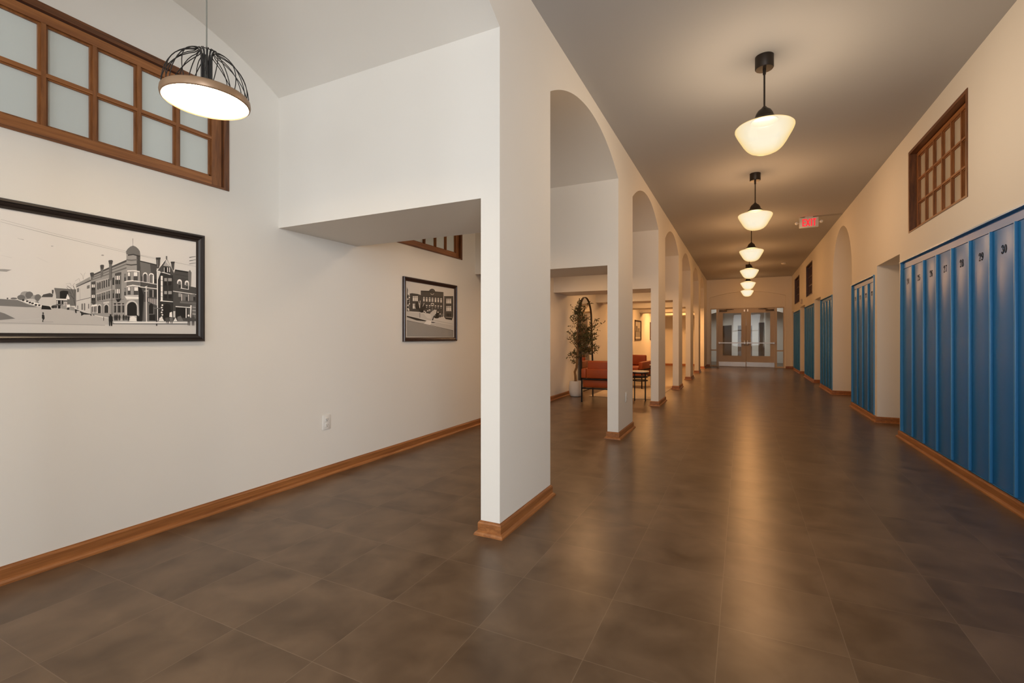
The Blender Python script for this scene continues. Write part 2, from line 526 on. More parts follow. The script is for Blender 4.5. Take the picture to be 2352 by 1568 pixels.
(5,627,101,627,100,626,99,625,98,624,98,623,99,623,99,623,100,623,101,623,102,624,103,625,103,626,102,627,102),
(5,621,96,623,98,627,99,630,96,630,83,621,83),
(5,621,83,625,83,624,69,622,69),
(5,625,83,629,84,629,69,626,69),
(5,638,99,638,98,637,98,636,97,635,97,634,97,634,98,634,99,634,100,634,101,635,101,636,101,637,101,638,100),
(5,632,95,634,97,638,97,641,95,641,83,632,82),
(5,632,83,636,83,635,70,633,70),
(5,636,83,640,83,640,70,637,70),
(5,657,100,657,99,656,98,655,98,654,98,653,98,652,99,652,100,652,101,653,102,654,102,655,102,656,102,657,101),
(5,650,96,653,98,657,98,661,95,660,83,650,83),
(5,650,84,655,84,654,70,651,70),
(5,655,84,660,84,659,70,656,70),
(5,668,99,668,98,667,97,666,97,666,97,665,97,664,98,664,99,664,100,665,100,666,101,666,101,667,101,668,100),
(5,662,95,665,97,668,97,671,94,670,83,662,83),
(5,662,83,666,83,665,71,663,71),
(5,666,83,670,84,669,71,667,71),
(5,671,94,683,95,681,78,675,64,672,78),
(6,715,105,741,80,741,69,715,69),
(6,601,97,601,96,600,94,598,93,596,93,594,94,593,95,593,97,593,99,594,101,596,101,598,102,600,101,601,99),
(6,589,89,594,93,601,94,606,88,606,65,589,64),
(6,590,66,597,66,595,40,591,40),
(6,597,66,605,66,604,40,599,40),
(6,589,91,606,88,607,65,591,67),
(5,566,86,568,87,568,66,566,66),
(4,857,92,875,96,877,75,871,54,867,73,863,58,859,77),
(3,878,93,896,97,898,76,892,55,888,74,884,58,880,77),
(7,823,72,827,91,840,95,851,73),
(7,878,98,880,123,892,128,894,97),
(1,898,97,899,132,910,133,910,96),
(7,900,74,910,96,921,75),
(3,921,100,939,107,954,76,925,75),
(4,988,110,987,108,986,106,985,106,983,105,981,106,980,108,980,110,980,112,981,113,983,114,985,114,986,113,987,112),
(4,977,101,981,106,987,106,993,101,992,76,977,76),
(4,977,77,984,77,982,51,979,51),
(4,984,77,991,78,990,51,986,51),
(4,1012,111,1012,109,1011,107,1009,107,1008,106,1006,107,1005,109,1005,111,1005,113,1006,114,1008,115,1009,115,1011,114,1012,113),
(4,1001,102,1006,107,1012,107,1017,102,1016,77,1001,77),
(4,1002,78,1008,78,1007,51,1003,51),
(4,1009,78,1016,78,1015,51,1011,51),
(7,988,111,988,108,986,105,984,104,982,104,980,105,978,107,978,110,978,113,980,115,982,116,984,117,986,115,988,113)]
ART_SCHOOL = [(1,62,292,268,289,397,243,895,195,895,114,444,170,62,205),
(2,62,205,895,114,895,43,62,48),
(4,61,205,443,166,444,170,62,209),
(4,443,166,894,114,896,119,444,170),
(5,62,253,217,237,381,215,358,207,217,212,62,240),
(7,61,258,396,218,397,222,62,261),
(7,396,218,895,178,896,182,397,222),
(1,62,292,335,287,397,239,62,266),
(4,286,520,428,530,695,539,703,274,335,296,286,458),
(4,425,518,426,526,430,533,437,540,446,546,457,551,469,555,482,557,494,557,507,556,518,553,527,548,534,542,538,535,540,528),
(5,286,520,695,538,695,529,286,511),
(5,290,463,695,484,695,477,290,456),
(7,453,503,469,494,474,496,458,506),
(7,471,493,499,495,499,499,471,497),
(7,502,496,518,508,513,510,497,498),
(5,324,459,354,461,354,413,324,411),
(7,326,457,352,459,352,451,326,449),
(7,326,444,338,445,338,413,326,412),
(7,341,445,352,446,352,414,341,413),
(5,372,461,403,463,403,414,372,412),
(7,374,458,400,460,400,453,374,451),
(7,374,446,386,447,386,414,374,414),
(7,389,447,400,448,400,415,389,414),
(5,424,463,455,465,455,416,424,414),
(7,426,461,453,463,453,455,426,453),
(7,426,448,438,449,438,416,426,415),
(7,441,449,453,450,453,417,441,416),
(5,474,465,506,467,506,417,474,415),
(7,476,462,503,464,503,456,476,454),
(7,476,450,488,450,488,417,476,417),
(7,491,451,503,452,503,418,491,418),
(5,528,467,560,469,560,419,528,417),
(7,530,464,558,467,558,458,530,456),
(7,530,452,542,452,542,419,530,418),
(7,545,453,558,454,558,420,545,419),
(5,579,469,612,471,612,420,579,418),
(7,582,466,610,469,610,460,582,458),
(7,582,453,594,454,594,421,582,420),
(7,597,455,610,455,610,422,597,421),
(5,633,471,667,473,667,422,633,420),
(7,635,468,664,471,664,462,635,460),
(7,635,455,648,456,648,422,635,421),
(7,651,456,664,457,664,423,651,422),
(5,372,379,403,381,403,339,372,337),
(7,374,377,400,379,400,369,374,368),
(2,377,361,395,362,395,348,377,347),
(5,424,380,455,382,455,340,424,338),
(7,426,379,453,380,453,370,426,369),
(2,429,362,447,363,447,349,429,348),
(5,528,385,560,387,560,344,528,342),
(7,530,383,558,385,558,375,530,373),
(2,532,366,552,367,552,353,532,352),
(5,579,386,612,388,612,344,579,343),
(7,582,384,610,386,610,376,582,374),
(2,584,367,604,368,604,354,584,353),
(5,633,387,667,389,667,345,633,344),
(7,635,385,664,387,664,377,635,375),
(2,638,368,658,369,658,355,638,354),
(7,457,387,458,391,460,395,464,398,468,401,474,404,480,406,487,406,494,406,500,406,506,404,511,401,515,398,517,394,518,390),
(5,468,386,469,389,470,391,472,394,475,396,479,397,483,398,487,399,491,399,496,398,499,397,502,396,505,394,506,391,506,389),
(7,466,382,509,385,509,375,466,372),
(5,461,368,509,371,509,309,461,307),
(3,471,364,499,366,499,313,471,312),
(4,107,475,145,481,235,481,290,474,335,398,335,301,103,299),
(5,107,476,235,481,235,475,107,469),
(7,154,452,237,459,237,409,154,404),
(7,154,377,237,382,237,332,154,328),
(5,154,438,237,444,237,447,154,442),
(5,174,454,179,454,179,405,174,405),
(5,194,456,199,456,199,407,194,406),
(5,215,457,220,458,220,408,215,408),
(5,154,363,237,367,237,370,154,366),
(5,174,378,179,378,179,329,174,329),
(5,194,379,199,380,199,330,194,330),
(5,215,381,220,381,220,332,215,331),
(4,708,493,850,506,893,500,891,281,863,235,725,250,703,274),
(5,703,495,891,510,891,500,703,486),
(7,750,470,848,477,848,424,750,418),
(5,750,456,848,462,848,466,750,460),
(5,778,472,783,472,783,420,778,420),
(5,809,474,814,475,814,422,809,422),
(7,750,387,848,393,848,340,750,335),
(5,750,373,848,378,848,382,750,377),
(5,778,389,783,389,783,337,778,337),
(5,809,391,814,391,814,338,809,338),
(2,744,335,859,341,859,335,744,329),
(7,697,490,706,490,706,274,697,274),
(6,756,306,779,307,779,275,756,274),
(6,787,307,810,308,810,276,787,275),
(6,822,309,846,310,846,277,822,276),
(5,734,265,863,265,863,235,734,243),
(7,734,263,863,263,863,266,734,266),
(6,366,339,360,321,343,306,319,297,292,295,268,302,252,316,246,333,252,351,268,366,292,375,319,377,343,371,360,357),
(5,370,353,366,341,357,331,343,325,328,324,314,329,305,338,301,350,305,362,314,372,328,378,343,379,357,374,366,365),
(5,309,350,306,334,296,321,283,313,268,312,255,319,245,331,242,346,245,362,255,375,268,383,283,384,296,378,306,366),
(4,381,317,378,309,371,302,360,298,348,297,338,300,330,307,328,314,330,322,338,329,348,333,360,334,371,331,378,325),
(5,275,366,271,348,259,333,241,325,222,324,204,331,192,344,188,361,192,379,204,394,222,403,241,404,259,397,271,384),
(6,648,291,642,281,626,271,602,266,576,265,553,269,537,276,532,286,537,297,553,306,576,312,602,313,626,309,642,302),
(4,665,282,661,272,652,263,638,258,623,257,610,261,601,269,597,280,601,290,610,299,623,304,638,305,652,301,661,293),
(6,614,261,609,254,595,249,575,245,553,245,534,247,520,251,515,257,520,263,534,269,553,273,575,273,595,271,609,267),
(3,699,284,697,275,689,268,679,264,668,263,657,267,650,273,648,282,650,290,657,297,668,301,679,302,689,299,697,292),
(4,428,310,425,303,416,297,404,293,390,292,377,295,369,300,366,307,369,314,377,320,390,324,404,325,416,322,425,317),
(3,467,326,464,320,455,314,443,311,429,310,416,312,407,317,404,323,407,329,416,334,429,338,443,338,455,336,464,332),
(7,271,339,249,410,243,409,265,338),
(7,271,339,279,417,272,416,265,339),
(7,323,359,346,398,340,399,317,360),
(7,278,372,256,393,250,391,272,370),
(7,354,311,352,308,350,306,345,304,341,304,336,305,333,307,332,310,333,313,336,315,341,317,345,317,350,316,352,314),
(7,377,303,375,300,372,298,368,296,363,296,359,297,356,299,355,302,356,305,359,307,363,309,368,309,372,308,375,306),
(7,415,319,414,316,411,313,407,312,402,312,398,313,395,315,394,318,395,321,398,323,402,324,407,325,411,324,414,321),
(7,447,330,446,327,443,324,438,323,433,323,429,324,426,326,425,329,426,331,429,334,433,335,438,336,443,335,446,332),
(7,643,296,642,293,638,290,634,289,628,289,624,290,620,292,619,295,620,298,624,300,628,302,634,302,638,301,642,299),
(7,601,313,600,310,596,308,592,306,587,306,582,307,579,309,578,312,579,315,582,318,587,319,592,320,596,318,600,316),
(1,444,297,523,338,564,336,556,297,507,266,475,223,436,226,475,256),
(5,507,266,556,297,515,257,499,223,479,223),
(7,397,220,335,181,444,170,491,209),
(6,471,206,548,201,507,195,459,198),
(4,265,293,272,293,272,241,265,241),
(3,60,537,79,508,72,472,110,445,103,418,76,398,110,383,103,330,103,299,60,295),
(7,97,470,96,467,93,464,88,462,83,461,79,462,76,465,75,468,76,472,79,475,83,477,88,477,93,476,96,473),
(7,111,436,110,432,107,429,102,428,97,427,93,428,90,431,89,434,90,438,93,441,97,443,102,443,107,442,110,439),
(7,87,417,85,413,82,410,78,408,73,408,69,409,66,412,65,415,66,418,69,421,73,423,78,424,82,422,85,420),
(7,111,374,110,371,107,368,102,366,97,366,93,367,90,369,89,373,90,376,93,379,97,381,102,381,107,380,110,378),
(7,90,355,89,352,86,349,81,347,77,347,72,348,69,351,68,354,69,357,72,360,77,362,81,362,86,361,89,359),
(7,90,325,89,321,86,318,81,316,77,316,72,317,69,320,68,323,69,327,72,330,77,332,81,332,86,330,89,328),
(7,100,312,99,308,96,305,92,304,87,303,82,305,79,307,78,311,79,314,82,317,87,319,92,319,96,318,99,315),
(5,84,443,82,438,78,434,72,432,65,431,60,433,60,436,60,440,60,445,60,449,65,452,72,452,78,450,82,447),
(5,101,404,100,400,95,396,89,393,82,393,76,394,72,398,71,402,72,407,76,411,82,413,89,414,95,412,100,409),
(5,98,382,96,377,92,374,86,371,79,371,73,372,69,376,67,380,69,385,73,389,79,391,86,392,92,390,96,387),
(5,87,338,86,333,82,329,75,327,69,326,63,328,60,331,60,336,60,341,63,344,69,347,75,347,82,345,86,342)]
# ------------------------------------------------------------------ the place, in metres (y runs down the corridor)
XL, XB, XA, XR = -2.97, -1.314, -1.195, 1.555      # left wall, arcade's two faces, right wall
ZC, SOFFIT, SPRING, RISE = 3.22, 1.875, 2.80, .275
Y0, Y1 = -5.0, 19.08
PIERS = [(-.30,.30),(2.298,3.056),(5.055,5.786),(7.755,8.48),(10.40,11.05),(12.90,13.65),(15.40,16.05),(17.68,19.1)]
BAYS = [(a[1], b[0]) for a, b in zip(PIERS, PIERS[1:])]
BACK = 1.97                                          # back of the niches in the right wall

M_wall = paint('wall_paint', (.74,.71,.655), .7)
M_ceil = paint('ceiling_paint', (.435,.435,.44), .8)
M_wood = wood('stained_oak', (.20,.070,.020), (.38,.15,.045), (26, 2.4, 60))
M_woodv = wood('stained_oak_upright', (.16,.055,.015), (.31,.12,.035), (40, 40, 5))
M_wooddark = wood('dark_stained_oak', (.045,.015,.006), (.10,.036,.013), (40, 4, 40))
M_black = mat('black_metal', (.012,.011,.011,1), .4, .6)
M_bronze = mat('dark_bronze', (.035,.026,.020,1), .42, .5)
M_white = mat('white_plastic', (.72,.70,.66,1), .4)
M_slot = mat('outlet_slot', (.05,.045,.04,1), .6)
M_steel = mat('brushed_steel', (.42,.40,.38,1), .36, 1.)
M_dgrey = mat('closer_metal', (.12,.085,.055,1), .4, .6)

# floor: square vinyl tiles with hairline joints
M_floor = mat('vinyl_tile', (.07,.045,.03,1), .3, spec=.5)
def floor_nodes(m):
    tc = N(m, 'ShaderNodeTexCoord')
    a = N(m, 'ShaderNodeVectorMath', operation='SUBTRACT'); a.inputs[1].default_value = (-1.31, 1.553, 0); LK(m, tc.outputs['Object'], a.inputs[0])
    b = N(m, 'ShaderNodeVectorMath', operation='MULTIPLY'); b.inputs[1].default_value = (1/.4105, 1/.4115, 0); LK(m, a.outputs[0], b.inputs[0])
    fr = N(m, 'ShaderNodeVectorMath', operation='FRACTION'); LK(m, b.outputs[0], fr.inputs[0])
    fl = N(m, 'ShaderNodeVectorMath', operation='FLOOR'); LK(m, b.outputs[0], fl.inputs[0])
    wn = N(m, 'ShaderNodeTexWhiteNoise'); LK(m, fl.outputs[0], wn.inputs['Vector'])
    # cloudy mottling, shifted for every tile
    sh = N(m, 'ShaderNodeVectorMath', operation='MULTIPLY_ADD'); LK(m, wn.outputs['Color'], sh.inputs[0]); sh.inputs[1].default_value = (9,9,0); LK(m, tc.outputs['Object'], sh.inputs[2])
    n1 = N(m, 'ShaderNodeTexNoise', Scale=4.6, Detail=3, Roughness=.5, Distortion=.4); LK(m, sh.outputs[0], n1.inputs['Vector'])
    n2 = N(m, 'ShaderNodeTexNoise', Scale=60, Detail=3); LK(m, sh.outputs[0], n2.inputs['Vector'])
    ad = N(m, 'ShaderNodeMath', operation='MULTIPLY_ADD'); LK(m, n2.outputs['Fac'], ad.inputs[0]); ad.inputs[1].default_value = .02; LK(m, n1.outputs['Fac'], ad.inputs[2])
    a3 = N(m, 'ShaderNodeMath', operation='MULTIPLY_ADD'); LK(m, wn.outputs['Value'], a3.inputs[0]); a3.inputs[1].default_value = .10; LK(m, ad.outputs[0], a3.inputs[2])
    cr = N(m, 'ShaderNodeValToRGB'); e = cr.color_ramp.elements
    e[0].position = .30; e[0].color = (.062,.037,.021,1); e[1].position = .78; e[1].color = (.150,.098,.060,1)
    LK(m, a3.outputs[0], cr.inputs[0])
    sx = N(m, 'ShaderNodeSeparateXYZ'); LK(m, fr.outputs[0], sx.inputs[0])
    def near_edge(o):
        d = N(m, 'ShaderNodeMath', operation='SUBTRACT'); LK(m, o, d.inputs[0]); d.inputs[1].default_value = .5
        ab = N(m, 'ShaderNodeMath', operation='ABSOLUTE'); LK(m, d.outputs[0], ab.inputs[0])
        g = N(m, 'ShaderNodeMath', operation='GREATER_THAN'); LK(m, ab.outputs[0], g.inputs[0]); g.inputs[1].default_value = .4968
        return g.outputs[0]
    mxm = N(m, 'ShaderNodeMath', operation='MAXIMUM'); LK(m, near_edge(sx.outputs[0]), mxm.inputs[0]); LK(m, near_edge(sx.outputs[1]), mxm.inputs[1])
    sc = N(m, 'ShaderNodeMath', operation='MULTIPLY'); LK(m, mxm.outputs[0], sc.inputs[0]); sc.inputs[1].default_value = .55
    mx = N(m, 'ShaderNodeMixRGB'); LK(m, sc.outputs[0], mx.inputs[0]); LK(m, cr.outputs[0], mx.inputs[1]); mx.inputs[2].default_value = (.22,.16,.11,1)
    LK(m, mx.outputs[0], BS(m).inputs['Base Color'])
    rg = N(m, 'ShaderNodeMapRange'); LK(m, n1.outputs['Fac'], rg.inputs['Value']); rg.inputs['To Min'].default_value = .285; rg.inputs['To Max'].default_value = .315
    LK(m, rg.outputs[0], BS(m).inputs['Roughness'])
    BS(m).inputs['Specular Tint'].default_value = (1,.80,.58,1)
floor_nodes(M_floor)

S = lambda o, label, cat: tag(o, label, cat, kind='structure')
S(MB().box(-3.2, 2.1, Y0-.2, 24, -.12, 0).build('floor', M_floor), 'dark brown square vinyl tile floor of the corridor', 'floor')
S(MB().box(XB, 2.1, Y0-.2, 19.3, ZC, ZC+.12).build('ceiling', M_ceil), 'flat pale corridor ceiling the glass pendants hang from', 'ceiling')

# ---- arcade wall and the aisle vaults behind it
def arc(a, b, n=36, spring=SPRING, rise=RISE):
    h = (b-a)/2; R = (h*h+rise*rise)/(2*rise); c = (a+b)/2
    return [(y, spring+rise-R+math.sqrt(max(0, R*R-(y-c)**2))) for y in [a+(b-a)*i/n for i in range(n+1)]]
yz = lambda u, v, t: (t, u, v)
holes = [[(a,-.03)]+arc(a, b)+[(b,-.03)] for a, b in BAYS]
w = extrude2d([(-.30,-.05),(Y1+.1,-.05),(Y1+.1,ZC+.06),(-.30,ZC+.06)], holes, yz, XB, XA)
w.sm = [True]*len(w.f)
S(w.build('wall_arcade', M_wall, angle=.35), 'long white arcade wall of piers and arched openings left of the corridor', 'wall')
out = [(Y1+.1, ZC+.2),(Y0-.2, ZC+.2),(Y0-.2, ZC),(.24, ZC),(.24, SPRING)]
for (a, b), nxt in zip(PIERS, PIERS[1:]):
    out += ([(a, SOFFIT),(b, SOFFIT)] if a > 1 else []) + arc(b, nxt[0])
out += [(PIERS[-1][0], SOFFIT),(Y1+.1, SOFFIT)]
w = extrude2d(out, [], yz, XL-.15, XB)
w.sm = [True]*len(w.f)
S(w.build('ceiling_aisle', M_wall, angle=.35), 'white vaulted aisle ceiling with deep dropped beams between the piers', 'ceiling')

# ---- left wall with its transom openings
WINL = [(.545, 1.933, 2.035, 2.675), (3.357, 4.747, 2.005, 2.645)]
holes = [[(a,c),(b,c),(b,d),(a,d)] for a, b, c, d in WINL]
S(extrude2d([(Y0-.2,-.05),(Y1+.1,-.05),(Y1+.1,ZC+.1),(Y0-.2,ZC+.1)], holes, yz, XL-.16, XL).build('wall_left', M_wall), 'long cream left wall carrying the framed photographs', 'wall')

# ---- right wall: locker bays, door recesses, one tall arched niche, transoms
RECESS = [(6.536,7.51,2.01),(12.36,13.36,1.99),(15.28,16.47,1.99),(18.42,19.02,1.97)]
ALC = (9.055, 10.81)
BANKS = [(3.386,6.47,9),(7.622,9.032,4),(10.83,12.335,4),(13.39,15.255,5),(16.49,18.375,5)]
ZL = 1.912
EW = (-4.4, -.9, .30, 3.0)                           # unseen opening added in the right wall to let side light in
WINR = [(4.785,6.212,2.175,3.01),(13.74,14.96,2.165,2.995),(16.675,18.08,2.165,2.99)]
def ellipse_arch(a, b, spring, rise, n=36):
    c, h = (a+b)/2, (b-a)/2
    return [(c-h*math.cos(PI*i/n), spring+rise*math.sin(PI*i/n)) for i in range(n+1)]
holes = [[(a,-.03),(a,t),(b,t),(b,-.03)] for a, b, t in RECESS]
holes += [[(ALC[0],-.03)]+ellipse_arch(ALC[0], ALC[1], 2.16, .86)+[(ALC[1],-.03)]]
holes += [[(a,.03),(b,.03),(b,ZL),(a,ZL)] for a, b, n in BANKS]
holes += [[(a,c),(b,c),(b,d),(a,d)] for a, b, c, d in WINR+[EW]]
w = extrude2d([(Y0-.2,-.05),(Y1+.1,-.05),(Y1+.1,ZC+.06),(Y0-.2,ZC+.06)], holes, yz, XR, BACK)
w.sm = [True]*len(w.f)
S(w.build('wall_right', M_wall, angle=.35), 'cream right wall with blue locker bays, door recesses and an arched niche', 'wall')
S(MB().box(BACK, BACK+.1, -.6, Y1+.1, -.05, ZC+.06).build('wall_right_recess', M_wall), 'cream back wall inside the recesses of the locker wall', 'wall')

# ---- far wall: shallow segmental arch around the entrance doors
xz = lambda u, v, t: (u, t, v)
DXL, DXR = -1.09, 1.365
def seg_arch(a, b, zs, za, n=30):
    h = (b-a)/2; r = za-zs; R = (h*h+r*r)/(2*r); c = (a+b)/2
    return [(x, za-R+math.sqrt(R*R-(x-c)**2)) for x in [a+(b-a)*i/n for i in range(n+1)]]
w = extrude2d([(XL-.1,-.05),(XR+.5,-.05),(XR+.5,ZC+.1),(XL-.1,ZC+.1)], [[(DXL,-.03)]+seg_arch(DXL, DXR, 2.56, 2.75)+[(DXR,-.03)]], xz, Y1, Y1+.12)
w.sm = [True]*len(w.f)
S(w.build('wall_far', M_wall, angle=.35), 'cream end wall with a wide shallow arch over the entrance doors', 'wall')
S(extrude2d([(DXL-.1,-.05),(DXR+.1,-.05),(DXR+.1,2.9),(DXL-.1,2.9)], [[(DXL+.012,-.03),(DXL+.012,2.165),(DXR-.03,2.165),(DXR-.03,-.03)]], xz, Y1+.12, Y1+.22).build('wall_far_recess', M_wall), 'plain cream wall panel over the double doors under the shallow arch', 'wall')

# ---- near wall behind the camera, with an unseen window added for daylight
NW = [(-.75, 1.35, .30, 3.0)]
S(extrude2d([(XL-.1,-.05),(2.05,-.05),(2.05,ZC+.1),(XL-.1,ZC+.1)], [[(a,c),(b,c),(b,d),(a,d)] for a, b, c, d in NW], xz, Y0-.15, Y0).build('wall_near', M_wall), 'unseen white wall behind the viewer with an added daylight window', 'wall')

# ---- baseboards: board, small cap and shoe moulding
BBP = [(0,0),(.030,0),(.029,.009),(.022,.018),(.013,.022),(.013,.064),(.009,.071),(.004,.073),(.004,.077),(0,.077)]
S(MB().sweep([(XL, Y1),(XL, Y0)], BBP).build('baseboard_left', M_wood), 'stained oak baseboard along the cream left wall', 'baseboard')
p = [(XR, Y0)]
for a, b in sorted([(r[0], r[1]) for r in RECESS]+[ALC]): p += [(XR,a),(BACK,a),(BACK,b),(XR,b)]
p += [(XR, Y1)]
S(MB().sweep(p, BBP).build('baseboard_right', M_wood), 'stained oak baseboard running under the blue lockers', 'baseboard')
ordn = ['oak baseboard around the pier beside the viewer','oak baseboard around the broad white pier nearest the viewer','oak baseboard around the second pier, which has the outlet plate','oak baseboard around the third pier, next to the round table','oak baseboard around the fourth pier of the arcade','oak baseboard around the fifth pier of the arcade','oak baseboard around the sixth pier of the arcade','oak baseboard around the last pier, by the entrance doors']
for (a, b), t in zip(PIERS, ordn):
    S(MB().sweep([(XB,a),(XB,b),(XA,b),(XA,a)], BBP, closed=True).build('baseboard_pier', M_wood), t, 'baseboard')
S(MB().sweep([(XB, Y1),(XL, Y1)], BBP).build('baseboard_aisle', M_wood), 'oak baseboard on the end wall of the aisle behind the piers', 'baseboard')
S(MB().sweep([(DXL, Y1),(XA, Y1)], BBP).build('baseboard_far', M_wood), 'short oak baseboard left of the entrance doors', 'baseboard')
S(MB().sweep([(XR, Y1),(DXR, Y1)], BBP).build('baseboard_far', M_wood), 'short oak baseboard right of the entrance doors', 'baseboard')

# ---- windows
def frosted(name, c, rough):
    m = mat(name, c, rough, spec=.5); tc = N(m, 'ShaderNodeTexCoord')
    n = N(m, 'ShaderNodeTexNoise', Scale=2.2, Detail=2, Distortion=.6); LK(m, tc.outputs['Object'], n.inputs['Vector'])
    mx = N(m, 'ShaderNodeMixRGB'); LK(m, n.outputs['Fac'], mx.inputs[0]); mx.inputs[1].default_value = tuple(x*.9 for x in c[:3])+(1,); mx.inputs[2].default_value = c
    LK(m, mx.outputs[0], BS(m).inputs['Base Color']); return m
M_paneL = frosted('frosted_pane', (.66,.71,.68,1), .25)
M_paneR = frosted('amber_frosted_pane', (.56,.49,.39,1), .2)
M_paneD = mat('dark_pane', (.05,.022,.012,1), .25)
def window(idx, xw, sgn, y0, y1, z0, z1, rows, cols, inset, casing, stile, mun, pane, label, dark=False):
    """sgn: direction from the wall face into the wall"""
    wd = M_wooddark if dark else M_woodv
    o = thing('window_%d' % idx, label, 'window', (xw, (y0+y1)/2, z0), kind='structure')
    oy = (y0+y1)/2
    X = lambda d: sgn*d                              # depth d into the wall
    f = MB()
    A, B, Z0, Z1 = y0-oy, y1-oy, 0, z1-z0
    for a, b, c, d in ((A,A+casing,Z0,Z1),(B-casing,B,Z0,Z1),(A+casing,B-casing,Z0,Z0+casing*.35),(A+casing,B-casing,Z1-casing,Z1)):
        f.box(X(-.006), X(inset+.05), a, b, c, d, int(b-a > .5))
    f.build('window_frame', [M_wooddark]*2 if dark else [wooddarkish, wooddarkish_h], o)
    s = MB(); g = .006
    a, b, c, d = A+casing+g, B-casing-g, Z0+casing*.35+g, Z1-casing-g
    xs0, xs1 = X(inset), X(inset+.036)
    s.box(xs0, xs1, a, a+stile, c, d); s.box(xs0, xs1, b-stile, b, c, d)
    s.box(xs0, xs1, a+stile, b-stile, c, c+stile*.8, 1); s.box(xs0, xs1, a+stile, b-stile, d-stile*.75, d, 1)
    a2, b2, c2, d2 = a+stile, b-stile, c+stile*.8, d-stile*.75
    def bar(u0, u1, v0, v1, k=0):                    # a moulded glazing bar: wide base, narrow nose
        s.box(X(inset+.010+.0006*k), X(inset+.034), u0, u1, v0, v1, k)
    for i in range(1, cols):
        y = a2+(b2-a2)*i/cols; bar(y-mun/2, y+mun/2, c2, d2); s.box(X(inset+.001), X(inset+.012), y-mun/4, y+mun/4, c2, d2)
    for j in range(1, rows):
        z = c2+(d2-c2)*j/rows; bar(a2, b2, z-mun*.42, z+mun*.42, 1); s.box(X(inset+.0016), X(inset+.012), a2, b2, z-mun/4, z+mun/4, 1)
    for u0, u1, v0, v1 in ((a2,a2+.012,c2,d2),(b2-.012,b2,c2,d2),(a2,b2,c2,c2+.01),(a2,b2,d2-.01,d2)): s.box(X(inset+.012), X(inset+.034), u0, u1, v0, v1)
    s.build('sash', [wd, wd if dark else M_wood], o)
    MB().box(X(inset+.022), X(inset+.028), a2-.005, b2+.005, c2-.005, d2+.005).build('pane', pane, o)
    return o
wooddarkish = wood('oak_casing', (.075,.026,.009), (.20,.072,.021), (40, 40, 5)); wooddarkish_h = wood('oak_casing_rail', (.075,.026,.009), (.20,.072,.021), (26, 2.4, 60))
window(1, XL, -1, *WINL[0], 2, 6, .010, .034, .062, .036, M_paneL, 'oak transom window of frosted panes above the large street photograph')
window(2, XL, -1, *WINL[1], 2, 6, .018, .034, .062, .036, M_paneL, 'oak transom window half hidden by the beam above the small framed photograph')
window(3, XR, 1, *WINR[0], 3, 6, .050, .030, .05, .036, M_paneR, 'many-paned oak transom window above the lockers numbered 24 to 30')
window(4, XR, 1, *WINR[1], 3, 5, .045, .030, .05, .036, M_paneD, 'dark narrow transom window to the right of the wall box', True)
window(5, XR, 1, *WINR[2], 3, 5, .045, .030, .05, .036, M_paneD, 'dark narrow transom window nearest the entrance doors', True)
for k, (a, b, c, d) in enumerate(NW):
    o = thing('window_%d' % (6+k), 'unseen tall window added behind the viewer to bring daylight into the corridor', 'window', (0,0,0), kind='structure')
    f = MB()
    for u in (a, (a+b)/2-.03, b-.06): f.box(u, u+.06, Y0-.11, Y0-.04, c, d)
    for v in (c, (c+d)/2-.03, d-.06): f.box(a, b, Y0-.105, Y0-.045, v, v+.06)
    f.build('window_frame', M_woodv, o)

o = thing('window_7', 'unseen tall window added in the right wall behind the viewer for side light', 'window', (0,0,0), kind='structure')  # unseen window, added so side light reaches the piers
f = MB(); a, b, c, d = EW
for u in (a, (a+b)/2-.03, b-.06): f.box(XR+.2, XR+.27, u, u+.06, c, d)
for v in (c, (c+d)/2-.03, d-.06): f.box(XR+.205, XR+.265, a, b, v, v+.06)
f.build('window_frame', M_woodv, o)

# ------------------------------------------------------------------ lockers
def blue_paint():
    m = mat('locker_blue', (.013,.165,.46,1), .36, 0, spec=.32)
    tc = N(m, 'ShaderNodeTexCoord'); n = N(m, 'ShaderNodeTexNoise', Scale=220, Detail=2); LK(m, tc.outputs['Object'], n.inputs['Vector'])
    bp = N(m, 'ShaderNodeBump', Strength=.06, Distance=.001); LK(m, n.outputs['Fac'], bp.inputs['Height']); LK(m, bp.outputs[0], BS(m).inputs['Normal']); return m
M_blue = blue_paint()
M_blue2 = mat('locker_trim_blue', (.05,.24,.50,1), .32, 0, spec=.5)
M_num = mat('number_black', (.008,.006,.006,1), .8, spec=.1)

def ribbon(mb, pts, x, u0, v0, sc):
    """a brush stroke of varying width; pts = (u, v, width); drawn on the plane x"""
    L_, R_ = [], []
    for i, (u, v, wd) in enumerate(pts):
        a = pts[max(i-1,0)]; b = pts[min(i+1,len(pts)-1)]
        d = Vector((b[0]-a[0], b[1]-a[1])); d = d.normalized() if d.length > 1e-9 else Vector((1,0)); n = Vector((-d.y, d.x))*wd/2
        L_.append((u+n.x, v+n.y)); R_.append((u-n.x, v-n.y))
    q = lambda p: (x, u0-p[0]*sc, v0+p[1]*sc)
    mb.add([q(p) for p in L_]+[q(p) for p in R_], [(i, i+1, len(pts)+i+1, len(pts)+i) for i in range(len(pts)-1)])
def ell(cx, cy, rx, ry, a0, a1, thick, thin, n=20):
    r = []
    for i in range(n+1):
        a = math.radians(a0+(a1-a0)*i/n); r.append((cx+rx*math.cos(a), cy+ry*math.sin(a), thin+(thick-thin)*abs(math.cos(a))**1.4))
    return r
TK, TN = .235, .075
